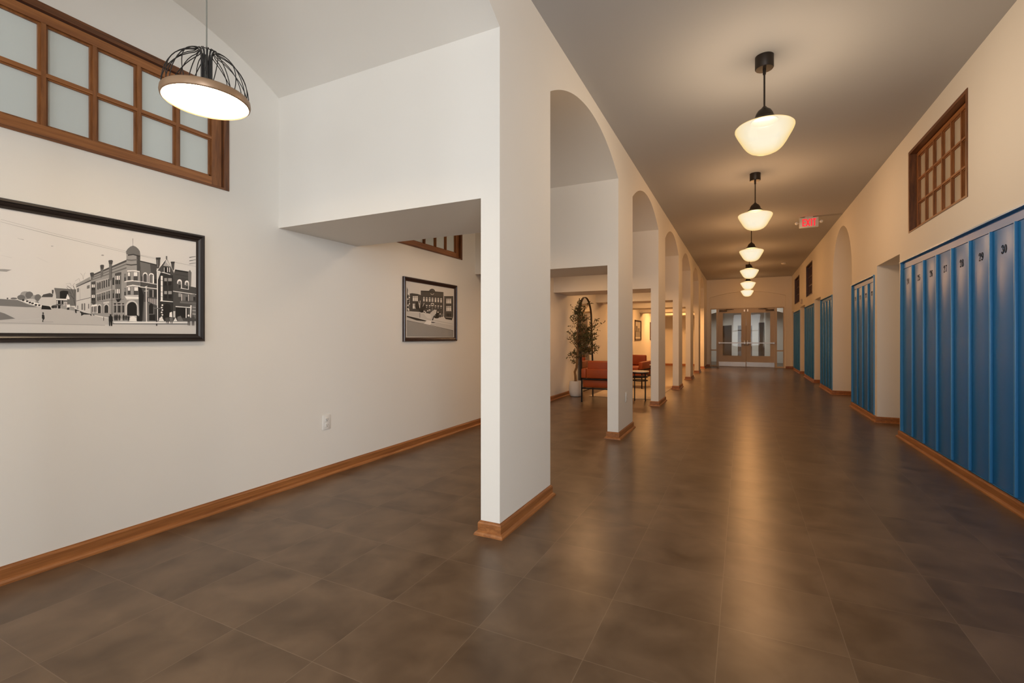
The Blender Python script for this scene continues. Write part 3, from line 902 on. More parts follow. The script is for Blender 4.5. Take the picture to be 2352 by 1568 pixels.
DIG = {
 '0': [ell(.3,.5,.2,.46,0,360,TK,TN,28)],
 '1': [[(.12,.86,.05),(.28,.96,.06)], [(.32,1.,TK),(.32,.02,TK)], [(.14,.02,.05),(.5,.02,.05)]],
 '2': [ell(.3,.74,.2,.24,185,-25,TK,TN,18)+[(.36,.42,.15),(.2,.22,.09),(.08,.06,.05)], [(.06,.05,.1),(.3,.06,.14),(.46,.05,.12),(.54,.12,.06),(.56,.26,.04)], ell(.14,.72,.05,.055,0,360,.1,.1,10)],
 '3': [ell(.28,.76,.17,.21,160,-90,TK,TN,16), ell(.28,.28,.2,.26,90,-160,TK,TN,18), ell(.13,.8,.05,.055,0,360,.1,.1,10), ell(.12,.2,.05,.055,0,360,.1,.1,10)],
 '4': [[(.40,1.,TK),(.40,.02,TK)], [(.36,.96,.05),(.06,.3,.06)], [(.03,.28,.06),(.58,.28,.06)], [(.24,.02,.05),(.56,.02,.05)]],
 '5': [[(.12,.95,.1),(.5,.92,.14)], [(.12,.95,.05),(.12,.55,.05)], ell(.28,.32,.22,.29,120,-165,TK,TN,20), ell(.12,.2,.05,.055,0,360,.1,.1,10)],
 '6': [ell(.3,.3,.2,.28,0,360,TK,TN,26), ell(.42,.5,.32,.47,180,80,TK,TN,14), ell(.46,.86,.05,.055,0,360,.1,.1,10)],
 '7': [[(.06,.94,.12),(.3,.92,.16),(.55,.95,.1)], [(.55,.95,.05),(.36,.5,.12),(.28,.02,.22)]],
 '8': [ell(.3,.76,.17,.21,0,360,TK*.85,TN,26), ell(.3,.28,.21,.26,0,360,TK,TN,26)],
 '9': [ell(.3,.68,.2,.28,0,360,TK,TN,26), ell(.18,.5,.32,.47,0,-100,TK,TN,14), ell(.13,.14,.05,.055,0,360,.1,.1,10)],
}
def number(parent, txt, x, yc, z):
    mb = MB(); sc = .058; u = yc + sc*.62*len(txt)/2*1.05
    for i, ch in enumerate(txt):
        for k, st in enumerate(DIG[ch]): ribbon(mb, st, x-.0002*k, u-i*sc*.68, z, sc)
    mb.build('locker_number', M_num, parent)

bank_labels = ['long run of blue lockers with black numbers 24 to 30, nearest the viewer','set of four blue lockers between the first doorway and the arched niche','set of four blue lockers just beyond the arched niche','set of five blue lockers under the dark transom window by the wall box','set of five blue lockers farthest along, next to the entrance doors']
first = [24, 20, None, None, None]
for (a, b, n), lab, num in zip(BANKS, bank_labels, first):
    o = thing('locker_bank', lab, 'lockers', (XR, 0, 0), group='blue locker banks along the right wall')
    f = MB(); e = .024
    f.box(.004, .36, a+.001, b-.001, .078, .082)
    f.box(.33, .36, a+.001, b-.001, .082, ZL-.002)
    f.box(-.020, .34, a+.001, b-.001, ZL-.012, ZL-.001)
    f.box(-.014, .34, a+.001, a+e-.006, .082, ZL-.012); f.box(-.014, .34, b-e+.006, b-.001, .082, ZL-.012)
    f.build('frame', M_blue2, o)
    pitch = (b-a-2*e)/n
    MB().box(.008, .030, a+e, b-e, 1.832, ZL-.013).build('header_panel', M_blue, o)
    for k in range(n):
        y1 = b-e-pitch*k; y0 = y1-pitch
        d = MB().rbox(.009, .030, y0+.008, y1-.008, .084, 1.829, .003, 2).build('door', M_blue, o)
        if num: number(d, str(num+k), .0083, (y0+y1)/2-.0, 1.655)
        if k < n-1:
            MB().rbox(-.008, .012, y0-.0085, y0+.0085, .084, 1.831, .004, 2).build('divider_strip', M_blue2, o)

# ------------------------------------------------------------------ entrance doors at the far end
M_door = mat('door_paint', (.50,.42,.33,1), .45)
def glass_mat():
    m = bpy.data.materials.new('door_glass'); m.use_nodes = True; nt = m.node_tree; nt.nodes.remove(BS(m))
    tr = N(m, 'ShaderNodeBsdfTransparent', Color=(.92,.95,.94,1)); gl = N(m, 'ShaderNodeBsdfGlossy', Color=(.42,.40,.38,1), Roughness=.02)
    fr = N(m, 'ShaderNodeFresnel', IOR=1.5); mx = N(m, 'ShaderNodeMixShader')
    tc = N(m, 'ShaderNodeTexCoord'); n = N(m, 'ShaderNodeTexNoise', Scale=2.0, Detail=1); LK(m, tc.outputs['Object'], n.inputs['Vector'])
    bp = N(m, 'ShaderNodeBump', Strength=.05, Distance=.02); LK(m, n.outputs['Fac'], bp.inputs['Height']); LK(m, bp.outputs[0], gl.inputs['Normal'])
    LK(m, fr.outputs[0], mx.inputs[0]); LK(m, tr.outputs[0], mx.inputs[1]); LK(m, gl.outputs[0], mx.inputs[2]); LK(m, mx.outputs[0], nt.nodes['Material Output'].inputs[0]); return m
M_glass = glass_mat()
YD = Y1+.14                                           # door plane
f = MB()
for x0, x1 in ((DXL+.013,DXL+.04),(-.872,-.805),(1.045,1.108),(1.300,DXR-.031)): f.box(x0, x1, YD-.02, YD+.06, 0, 2.164)
for x0, x1 in ((DXL+.04,-.872),(-.805,1.045),(1.108,1.300)): f.box(x0, x1, YD-.02, YD+.06, 2.128, 2.164)
for x0, x1 in ((DXL+.04,-.872),(1.108,1.300)):
    f.box(x0, x1, YD-.015, YD+.05, 0, .05); f.box(x0, x1, YD-.015, YD+.05, .585, .63)
S(f.build('door_frame', M_door), 'tan steel frame holding the entrance doors and both sidelights', 'door frame')
for k, (x0, x1) in enumerate(((DXL+.04,-.872),(1.108,1.300))):
    o = thing('sidelight', ['narrow glass sidelight left of the double doors','narrow glass sidelight right of the double doors'][k], 'window', (0,0,0), kind='structure', group='sidelights beside the entrance doors')
    MB().box(x0+.001, x1-.001, YD+.008, YD+.014, .631, 2.127).build('upper_pane', M_glass, o); MB().box(x0+.001, x1-.001, YD+.008, YD+.014, .051, .584).build('lower_pane', M_glass, o)
def leaf(idx, x0, x1, g0, g1, inner, label):
    """inner = +1 when the meeting edge is at x1"""
    o = thing('door_%d' % idx, label, 'door', (0,0,0), kind='structure')
    f = MB(); ya, yb = YD-.005, YD+.04
    f.box(x0, g0, ya, yb, .008, 2.125); f.box(g1, x1, ya, yb, .008, 2.125); f.box(g0, g1, ya, yb, .008, .407); f.box(g0, g1, ya, yb, 1.98, 2.125)
    for a, b, c, d in ((g0-.018,g0+.004,.389,1.998),(g1-.004,g1+.018,.389,1.998),(g0,g1,.389,.411),(g0,g1,1.976,1.998)): f.box(a, b, ya-.006, ya, c, d)
    f.build('door_panel', M_door, o)
    MB().box(g0, g1, YD+.014, YD+.02, .407, 1.98).build('glass', M_glass, o)
    MB().box(x0+.012, x1-.012, ya-.004, ya, .022, .182).build('kick_plate', M_steel, o)
    b = MB().box(x0+.02, x1-.02, ya-.062, ya-.03, .862, .898); b.box(x0+.01, x0+.05, ya-.066, ya, .85, .91); b.box(x1-.05, x1-.01, ya-.066, ya, .85, .91)
    b.build('push_bar', M_steel, o)
    xe = x1-.05 if inner > 0 else x0+.05
    MB().rbox(xe-.025, xe+.025, ya-.05, ya, .79, .985, .008, 2).build('latch_case', M_steel, o)
    MB().box(xe-.02, xe+.02, ya-.035, ya, 2.02, 2.10).build('flush_bolt', M_steel, o)
    xc = x0+.16 if inner > 0 else x1-.16
    c = MB().rbox(xc-.13, xc+.13, ya-.055, ya, 2.035, 2.085, .008, 2); c.tube([(xc+.05*inner, ya-.05, 2.09),(xc+.30*inner, ya-.12, 2.112),(xc+.10*inner, ya-.018, 2.118)], .007); c.box(xc-.14, xc+.36*inner+.0, ya-.014, ya, 2.098, 2.118)
    c.build('door_closer', M_dgrey, o)
leaf(1, -.800, .118, -.655, -.032, 1, 'left leaf of the tan glazed entrance doors with steel kick plate')
leaf(2, .126, 1.040, .276, .898, -1, 'right leaf of the tan glazed entrance doors with steel kick plate')

# ---- vestibule beyond the glass
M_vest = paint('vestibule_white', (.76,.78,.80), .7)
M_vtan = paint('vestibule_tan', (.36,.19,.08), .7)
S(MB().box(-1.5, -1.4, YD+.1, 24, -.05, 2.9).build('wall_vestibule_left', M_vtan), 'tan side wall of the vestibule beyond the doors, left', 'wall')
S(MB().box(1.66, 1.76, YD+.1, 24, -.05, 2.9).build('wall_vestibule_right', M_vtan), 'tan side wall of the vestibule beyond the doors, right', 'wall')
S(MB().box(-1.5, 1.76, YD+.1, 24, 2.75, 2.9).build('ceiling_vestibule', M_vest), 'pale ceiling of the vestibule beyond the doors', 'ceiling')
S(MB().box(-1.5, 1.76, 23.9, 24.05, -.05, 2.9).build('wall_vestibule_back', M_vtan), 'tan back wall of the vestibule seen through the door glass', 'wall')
w = extrude2d([(-1.399,-.0),(1.659,-.0),(1.659,2.749),(-1.399,2.749)], [[(-1.02,.01),(-1.02,1.58),(-.42,1.62),(-.42,.01)],[(-.18,.01),(-.18,1.6),(.38,1.6),(.38,.01)],[(.62,.01),(.62,1.72),(.86,1.72),(.86,.01)]], xz, 22.9, 23.1)  # made-up screen copying the white band and columns reflected in the glass
S(w.build('reflection_screen', M_vest), 'made-up white screen wall with square openings copying a reflection in the door glass', 'wall')
S(extrude2d([(-1.399,2.02)]+seg_arch(-1.399,1.659,2.02,2.28)+[(1.659,2.749),(-1.399,2.749)], [], xz, 21.9, 22.05).build('reflection_arch', M_vest), 'made-up white shallow arch copying a reflection in the door glass', 'arch')  # made-up arch, shaped after the white arch reflected in the glass
for k, x in enumerate((-1.395, 1.60)):
    o = MB().add([(x,20,1.1),(x+.055,20,1.1),(x+.055,22.8,.15),(x,22.8,.15),(x,20,1.22),(x+.055,20,1.22),(x+.055,22.8,.27),(x,22.8,.27)], [(3,2,1,0),(4,5,6,7),(0,1,5,4),(1,2,6,5),(2,3,7,6),(3,0,4,7)]).build('handrail', M_wooddark)
    tag(o, ['dark sloping handrail seen through the left sidelight','dark sloping handrail seen through the right sidelight'][k], 'handrail', 'handrails in the vestibule')

# ------------------------------------------------------------------ lamps
def shade_mat():
    m = bpy.data.materials.new('opal_glass'); m.use_nodes = True; nt = m.node_tree; nt.nodes.remove(BS(m))
    tr = N(m, 'ShaderNodeBsdfTransparent', Color=(1,.93,.80,1)); mx = N(m, 'ShaderNodeMixShader'); mx.inputs[0].default_value = .62
    lw = N(m, 'ShaderNodeLayerWeight', Blend=.35)        # lamp glow painted by view angle: whiter core, yellower edge-on
    cr = N(m, 'ShaderNodeValToRGB'); cr.color_ramp.elements[0].position = .12; cr.color_ramp.elements[0].color = (1,.93,.74,1); cr.color_ramp.elements[1].position = .62; cr.color_ramp.elements[1].color = (1,.74,.33,1)
    LK(m, lw.outputs['Facing'], cr.inputs[0]); e = N(m, 'ShaderNodeEmission', Strength=1.12); LK(m, cr.outputs[0], e.inputs[0])
    gl = N(m, 'ShaderNodeBsdfGlossy', Roughness=.15); m2 = N(m, 'ShaderNodeMixShader'); m2.inputs[0].default_value = .05
    LK(m, tr.outputs[0], mx.inputs[1]); LK(m, e.outputs[0], mx.inputs[2]); LK(m, mx.outputs[0], m2.inputs[1]); LK(m, gl.outputs[0], m2.inputs[2]); LK(m, m2.outputs[0], nt.nodes['Material Output'].inputs[0]); return m
M_opal = shade_mat()
WARM = [(1,.79,.60), (1,.61,.33), (1,.55,.25), (1,.51,.20), (1,.48,.17), (1,.46,.15)]
def light(name, kind, loc, power, col, parent=None, **kw):
    l = bpy.data.lights.new(name, kind); l.energy = power; l.color = col
    for k, v in kw.items(): setattr(l, k, v)
    o = bpy.data.objects.new(name, l); C.objects.link(o); o.location = loc
    if parent: o.parent = parent
    return o
def schoolhouse(loc, label, power, col):
    o = thing('schoolhouse_pendant', label, 'pendant lamp', loc, group='opal glass schoolhouse pendants down the corridor')
    # z = 0 at the ceiling; shade from -.73 to -.49
    MB().lathe([(0,0),(.064,0),(.064,-.088),(.060,-.094),(.02,-.095),(0,-.095)], n=36).build('canopy', M_bronze, o)
    MB().lathe([(0,-.09),(.011,-.09),(.011,-.135),(.0065,-.14),(.0065,-.375),(.012,-.385),(0,-.385)], n=14).build('rod', M_bronze, o)
    MB().lathe([(0,-.378),(.013,-.38),(.022,-.392),(.045,-.41),(.058,-.432),(.064,-.452),(.066,-.462),(.078,-.468),(.092,-.482),(.094,-.494),(.088,-.496),(0,-.49)], n=36).build('fitter_cap', M_bronze, o)
    B = -.732
    prof = [(0,0),(.035,.001),(.07,.007),(.098,.020),(.115,.034),(.128,.048),(.146,.074),(.165,.108),(.184,.142),(.196,.166),(.2025,.184),(.202,.194),(.193,.203),(.168,.212),(.135,.222),(.105,.234),(.092,.244)]
    MB().lathe([(r, B+z) for r, z in prof], n=56).build('glass_shade', M_opal, o)
    light('pendant_bulb', 'POINT', (0,0,B+.105), power, col, o, shadow_soft_size=.13)
    return o
pl = ['nearest opal glass schoolhouse pendant, largest in the corridor','second opal glass pendant from the viewer, left of the exit sign','third opal glass schoolhouse pendant from the viewer','fourth opal glass schoolhouse pendant from the viewer','fifth opal glass schoolhouse pendant, just in front of the last','last opal glass schoolhouse pendant, by the shallow arch over the doors']
for y, t in zip((4.05, 6.9, 9.75, 12.6, 15.5, 18.15), pl): schoolhouse((.15, y, ZC), t, PEND[pl.index(t)], WARM[pl.index(t)])

M_rim = mat('bronzed_rim', (.30,.185,.105,1), .38, .3)
M_wire = mat('wire_dark', (.03,.027,.025,1), .45, .4)
M_cord = mat('cord_grey', (.20,.20,.17,1), .7)
M_disc = emit('lit_diffuser', DOMEC, DOMES)
M_far = [emit('lit_diffuser_bay', c, k) for c, k in BAYL]
def dome(loc, label, disc=M_disc):
    o = thing('dome_pendant', label, 'pendant lamp', loc, group='wire dome pendants in the aisle bays')
    # z = 0 at the rim's lower edge
    MB().lathe([(.158,.004),(.160,0),(.165,.003),(.168,.014),(.166,.030),(.160,.036),(.150,.037),(.150,.028),(.158,.022),(.158,.004)], n=72).build('rim', M_rim, o)
    MB().lathe([(0,.008),(.157,.008),(.157,.012),(0,.012)], n=64).build('diffuser', disc, o)
    MB().lathe([(0,.020),(.150,.020),(.150,.034),(0,.030)], n=48).build('lamp_housing', M_rim, o)
    wm = MB(); nw = 12
    for k in range(nw*2):
        tw = .38 if k % 2 else -.38; a0 = 2*PI*(k//2)/nw + (.13 if k % 2 else 0); pts = []
        for i in range(13):
            t = i/12; a = PI/2*t
            r = .160*math.cos(a)**.92 if t < 1 else 0; r = max(.040, r); z = .035+.185*math.sin(a)
            aa = a0+tw*t; pts.append((r*math.cos(aa), r*math.sin(aa), z))
            if r <= .040: break
        aa = a0+tw
        for r, z in ((.034,.226),(.027,.223),(.022,.212),(.020,.19),(.020,.034)): pts.append((r*math.cos(aa), r*math.sin(aa), z))
        wm.tube(pts, .0019, 6)
    wm.build('wire_cage', M_wire, o)
    cz = SPRING+RISE-loc[2]
    MB().tube([(0,0,.03),(0,0,.3),(0,0,cz-.02)], .0028, 8).build('cord', M_cord, o)
    MB().lathe([(0,cz),(.05,cz),(.05,cz-.022),(.045,cz-.026),(0,cz-.026)], n=32).build('canopy', M_white, o)
    return o
DOME_W = (1., .80, .58)
dome((-2.08, 1.256, 2.108), 'wire dome pendant with round glowing disc in front of the oak transom')
bayt = ['second aisle bay above the small framed photograph','third aisle bay above the orange chairs','fourth aisle bay beyond the chairs','fifth aisle bay, near the two small far photographs','sixth aisle bay, past the dark pictures','last aisle bay before its end wall']
for (a, b), t, md in zip(BAYS[1:], bayt, M_far): dome((-2.08, (a+b)/2, 2.16), 'unseen wire dome pendant lamp in the '+t, md)  # unseen repeats of the dome, included to light the aisle bays

# ------------------------------------------------------------------ exit sign and small fittings
M_red = emit('exit_red', (1,.02,.03), 1.6)
o = thing('exit_sign', 'white EXIT sign with red letters and two lamp heads on the ceiling', 'exit sign', (1.055, 9.8, ZC))
MB().rbox(-.145, .145, -.025, .025, -.19, -.012, .008, 2).build('housing', M_white, o)
MB().box(-.06, .06, -.03, .03, -.012, 0).build('mount', M_white, o)
t = MB(); x = -.098; yy = (-.0275, -.0255); z0, z1, sw = -.168, -.04, .018
def lb(a, b, c, d): t.box(a, b, yy[0], yy[1], c, d)
lb(x, x+sw, z0, z1)
for zz in (z0, (z0+z1)/2-sw/2, z1-sw): lb(x+sw, x+.046, zz, zz+sw)
x += .056
for s_ in (1, -1):
    a, b = (x, x+.052) if s_ > 0 else (x+.052, x)
    lo, hi = (a, b); d = .010
    t.add([(lo-d, yy[0], z0),(lo+d, yy[0], z0),(hi+d, yy[0], z1),(hi-d, yy[0], z1),(lo-d, yy[1], z0),(lo+d, yy[1], z0),(hi+d, yy[1], z1),(hi-d, yy[1], z1)], [(0,1,2,3),(7,6,5,4),(0,4,5,1),(1,5,6,2),(2,6,7,3),(3,7,4,0)])
x += .072
lb(x, x+sw, z0, z1); x += .028
lb(x, x+.052, z1-sw, z1); lb(x+.017, x+.035, z0, z1-sw)
t.build('lettering', M_red, o)
for s_ in (-1, 1):
    h = MB().tube([(s_*.145,0,-.10),(s_*.172,-.005,-.10)], .008); h.lathe([(0,.0),(.018,.004),(.026,.016),(.028,.040),(0,.040)], cx=s_*.185, cy=-.045, cz=-.10, n=24, axis='y')
    h.build('lamp_head', M_white, o)
o = MB().lathe([(0,0),(.065,0),(.065,-.018),(.055,-.034),(.02,-.04),(0,-.04)], n=32).build('smoke_detector', M_white); o.location = (1.07, 15.6, ZC)
tag(o, 'small round smoke detector on the far corridor ceiling', 'smoke detector')
o = thing('wall_box', 'small pale signal box on the wall between the two dark transoms', 'alarm box', (XR, 15.9, 2.06))
MB().rbox(-.045, 0, -.04, .04, 0, .125, .008, 2).build('housing', M_door, o); MB().lathe([(0,-.052),(.022,-.05),(.028,-.044),(0,-.044)], cz=.06, n=20, axis='x').build('lens', M_white, o)
def outlet(loc, face, label):
    o = thing('outlet_plate', label, 'wall outlet', loc, 0 if face > 0 else PI, group='white outlet plates')
    MB().rbox(0, .007, -.039, .039, -.058, .058, .004, 2).build('plate', M_white, o)
    for z in (-.022, .022):
        r = MB().rbox(.005, .0095, -.017, .017, z-.0165, z+.0165, .004, 2).build('receptacle', M_white, o)
        s_ = MB().box(.009, .0100, -.009, -.006, z-.002, z+.008).box(.009, .0100, .006, .009, z-.002, z+.008).lathe([(0,.0101),(.003,.0101),(.003,.009),(0,.009)], cz=z-.009, n=10, axis='x')
        s_.build('slot', M_slot, r)
outlet((XL, 2.725, .424), 1, 'white outlet plate low on the cream left wall, below the beam')
outlet((XA, 5.424, .415), 1, 'white outlet plate low on the side of the second pier')

# ------------------------------------------------------------------ framed photographs
TONES = [(214,200,186),(200,187,172),(157,143,129),(114,103,93),(80,71,62),(56,49,43),(38,35,33),(230,219,206),(112,114,110),(188,174,160)]
def sepia(name, w):
    r = []
    for i, t in enumerate(TONES):
        l = lin(*t); g = .3*l[0]+.6*l[1]+.1*l[2]
        r.append(mat('%s_%d' % (name, i), (g*w[0], g*w[1], g*w[2], 1), .3, spec=.35))
    return r
def pairs(art, dv): return [(t, *[(q[i], q[i+1]+dv) for i in range(0, len(q), 2)]) for t, *q in art]
M_street = sepia('street_print', (1.26,1.21,1.15)); M_school = sepia('school_print', (1.05,1.0,.92))
M_frame = mat('picture_frame_black', (.020,.014,.012,1), .32)
M_frame2 = mat('picture_frame_mahogany', (.030,.012,.009,1), .32)
def framed(name, label, loc, W, H, fw, art, tones, fm, group=None):
    """origin: lower left outer corner on the wall; width along +y, height along +z, facing +x"""
    o = thing(name, label, 'picture', loc, group=group)
    pr = [(0,.002),(0,.020),(.006,.027),(.013,.027),(.017,.020),(.021,.022),(.028,.019),(.034,.013),(fw,.012),(fw,.002)]
    f = MB().sweep([(0,0),(W,0),(W,H),(0,H)], pr, closed=True)
    f.v = [(z, x, y) for x, y, z in f.v]
    f.build('frame', fm, o)
    p = MB().box(.003, .0055, fw-.004, W-fw+.004, fw-.004, H-fw+.004)
    n = 0
    for t, *pts in art:
        n += 1; x = .0056+n*.0000075
        p.add([(x, u/1000, v/1000) for u, v in pts], [tuple(range(len(pts)))], t)
    p.build('photo_print', tones, o)
    return o
framed('framed_photograph', 'large framed black and white street photograph of a turreted corner building', (XL, .70, 1.074), 1.071, .643, .044, pairs(ART_STREET, 43), M_street, M_frame)
framed('framed_photograph', 'small framed sepia photograph of a brick school front beyond the first pier', (XL, 3.659, 1.055), .950, .635, .040, pairs(ART_SCHOOL, 0), M_school, M_frame2)
def small_art(W, H):
    w, h = W*1000, H*1000
    return [(2,(60,60),(w-60,60),(w-60,h*.45),(60,h*.5)), (4,(w*.2,h*.4),(w*.45,h*.42),(w*.45,h*.7),(w*.2,h*.72)), (3,(w*.5,h*.42),(w*.8,h*.4),(w*.8,h*.62),(w*.5,h*.6)), (7,(60,60),(w-60,60),(w-60,100),(60,100))]
for y, t in ((14.66,'dark framed picture on the far aisle wall, seen between the second and third piers'),(17.33,'dark framed picture farthest along the aisle wall, mostly hidden by the third pier')):
    framed('framed_picture', t, (XL, y, .995), .97, .63, .050, small_art(.97,.63), M_school, M_frame2, 'framed pictures far down the aisle')

# ------------------------------------------------------------------ lounge corner behind the arcade
def leather():
    m = mat('rust_leather', (.30,.060,.010,1), .42, spec=.4); tc = N(m, 'ShaderNodeTexCoord')
    n = N(m, 'ShaderNodeTexVoronoi', Scale=160); LK(m, tc.outputs['Object'], n.inputs['Vector'])
    n2 = N(m, 'ShaderNodeTexNoise', Scale=5, Detail=3); LK(m, tc.outputs['Object'], n2.inputs['Vector'])
    mx = N(m, 'ShaderNodeMixRGB'); LK(m, n2.outputs['Fac'], mx.inputs[0]); mx.inputs[1].default_value = (.25,.044,.007,1); mx.inputs[2].default_value = (.36,.072,.012,1); LK(m, mx.outputs[0], BS(m).inputs['Base Color'])
    bp = N(m, 'ShaderNodeBump', Strength=.08, Distance=.002); LK(m, n.outputs['Distance'], bp.inputs['Height']); LK(m, bp.outputs[0], BS(m).inputs['Normal']); return m
M_leather = leather()
def chair(loc, rz, label):
    """origin at the floor under the chair's middle; back towards -y, seat faces +y"""
    o = thing('lounge_chair', label, 'armchair', loc, rz, group='rust leather lounge chairs on the rug')
    W, D = .34, .41; r = .011
    for sx in (-1, 1):
        for sy in (-1, 1):
            MB().box(sx*(W-.011)-r, sx*(W-.011)+r, sy*(D-.011)-r, sy*(D-.011)+r, 0, .40).build('leg', M_black, o)
    f = MB()
    for z in (.232, .388):
        f.box(-W, W, -D, -D+.02, z-.010, z+.010); f.box(-W, W, D-.02, D, z-.010, z+.010) if z < .3 else None
        f.box(-W, -W+.02, -D, D, z-.010, z+.010); f.box(W-.02, W, -D, D, z-.010, z+.010)
    f.build('frame', M_black, o)
    MB().rbox(-W+.022, W-.022, -D+.022, D-.022, .245, .376, .016, 3).build('seat_base', M_leather, o)
    MB().rbox(-W+.085, W-.085, -D+.14, D-.005, .372, .455, .025, 4).build('seat_cushion', M_leather, o)
    for sx in (-1, 1):
        MB().rbox(min(sx*(W-.085), sx*W), max(sx*(W-.085), sx*W), -D+.002, D-.03, .400, .560, .016, 3).build('armrest', M_leather, o)
    MB().rbox(-W+.087, W-.087, -D+.0, -D+.10, .400, .556, .014, 3).build('back_panel', M_leather, o)
    MB().rbox(-W+.090, W-.060, -D+.06, -D+.19, .46, .69, .03, 4).build('back_cushion', M_leather, o)
    return o
c0 = chair((-2.115, 8.06, .008), math.radians(3), 'rust leather lounge chair seen from behind beside the potted tree')
dup(c0, (-2.20, 10.55, .008), math.radians(176), 'rust leather lounge chair facing the viewer behind the round table')

M_marble = paint('pale_marble', (.72,.62,.50), .3, .06, 9)
def side_table(loc, label):
    o = thing('side_table', label, 'side table', loc, group='round side tables by the lounge chairs')
    MB().lathe([(0,.488),(.148,.488),(.152,.492),(.152,.504),(.148,.508),(0,.508)], n=48).build('table_top', M_marble, o)
    for k in range(4):
        a = PI/4+k*PI/2+.2; MB().tube([(.126*math.cos(a), .126*math.sin(a), 0),(.126*math.cos(a), .126*math.sin(a), .47)], .0095, 10).build('leg', M_black, o)
    ring = MB()
    for z, rr in ((.475,.136),(.405,.126),(.345,.126)):
        ring.tube([(rr*math.cos(2*PI*i/36), rr*math.sin(2*PI*i/36), z) for i in range(37)], .009, 8, cap=False)
    ring.build('ring_frame', M_black, o)
    return o
t0 = side_table((-1.585, 8.28, .008), 'round side table with pale top and black legs beside the second pier')
dup(t0, (-1.62, 10.30, .008), .1, 'round side table mostly hidden behind the third pier', 'round side tables by the lounge chairs')
M_rug = paint('rug_beige', (.56,.46,.34), .95, .18, 14)
tag(MB().rbox(-2.56, -1.36, 8.50, 10.95, .0005, .008, .003, 2).build('rug', M_rug), 'pale beige rug under the lounge chairs', 'rug')

# mirror leaning on the left wall
M_mirror = mat('mirror_glass', (.86,.84,.80,1), .03, 1.)
o = thing('standing_mirror', 'tall arched black framed mirror leaning on the left wall behind the tree', 'mirror', (-2.885, 9.53, .004))
o.rotation_euler = (0, -math.atan(.055/1.93), 0)
def arch_loop(hw, z0, top, n=28): return [(hw,z0)]+[(hw*math.cos(PI*i/n), top-hw+hw*math.sin(PI*i/n)) for i in range(n+1)]+[(-hw,z0)]
w = extrude2d(arch_loop(.405, 0, 1.93), [arch_loop(.392, .013, 1.917)], yz, -.028, .012); w.build('frame', M_bronze, o)
extrude2d(arch_loop(.394, .011, 1.919), [], yz, -.02, -.006).build('mirror_glass', M_mirror, o)

# potted tree
M_pot = paint('white_ceramic', (.72,.69,.64), .45, .02, 6)
M_soil = mat('soil', (.03,.018,.010,1), .9)
M_bark = wood('bark', (.12,.06,.022), (.30,.17,.07), (30, 30, 8), .85)
def leafmat():
    m = mat('olive_leaf', (.05,.062,.016,1), .5); g = N(m, 'ShaderNodeObjectInfo'); tc = N(m, 'ShaderNodeTexCoord'); n = N(m, 'ShaderNodeTexNoise', Scale=14); LK(m, tc.outputs['Object'], n.inputs['Vector'])
    cr = N(m, 'ShaderNodeValToRGB'); cr.color_ramp.elements[0].position = .35; cr.color_ramp.elements[1].position = .65; cr.color_ramp.elements[0].color = (.028,.032,.010,1); cr.color_ramp.elements[1].color = (.085,.095,.026,1)
    LK(m, n.outputs['Fac'], cr.inputs[0]); LK(m, cr.outputs[0], BS(m).inputs['Base Color']); return m
M_leaf = leafmat()
PB = Vector((-2.775, 8.40, 0))
o = thing('potted_tree', 'slender potted olive tree in a white ceramic pot by the left wall', 'potted plant', PB)
pot = MB().lathe([(0,.0),(.085,.0),(.105,.012),(.125,.06),(.132,.12),(.130,.19),(.122,.25),(.114,.283),(.108,.286),(.102,.283),(.108,.25),(.1,.245),(0,.245)], n=44); pot.build('pot', M_pot, o)
MB().lathe([(0,.268),(.06,.272),(.106,.262),(.106,.25),(0,.25)], n=24).build('soil', M_soil, o)
ri = Vector((.899, .438, 0)); fo = Vector((-.438, .899, 0))      # across and away, as seen from the corridor
def tp(l, d, z): return tuple(ri*l+fo*d+Vector((0,0,z)))
k_ = .00807/5.6*1.0
def crop(px, pz): return ((px-190)*k_, 1.1-((660+pz/5.6)-773.5)*.00807)
trunk = [crop(a, b) for a, b in ((188,1215),(186,1150),(176,1085),(196,1030),(202,960),(212,890),(214,800),(205,700),(208,600),(206,520),(214,430),(240,380))]
tpts = [tp(l, .02*math.sin(i*1.3), z) for i, (l, z) in enumerate(trunk)]
tm = MB().tube(tpts, [.024,.022,.021,.021,.019,.018,.016,.014,.012,.010,.008,.005], 10)
tm.build('trunk', M_bark, o)
br = MB(); lf = MB(); rl = random.Random(21)
def leaf(p, d, L):
    d = d.normalized(); s_ = d.cross(Vector((rl.uniform(-1,1), rl.uniform(-1,1), rl.uniform(-1,1)))).normalized()*L*.19; n = d.cross(s_).normalized()*L*.05
    p = Vector(p); lf.add([p, p+d*L*.3+s_+n, p+d*L*.65+s_*.9+n, p+d*L, p+d*L*.65-s_*.9+n, p+d*L*.3-s_+n, p+d*L*.5], [(0,1,6,5),(1,2,6),(5,6,4),(6,2,3,4)])
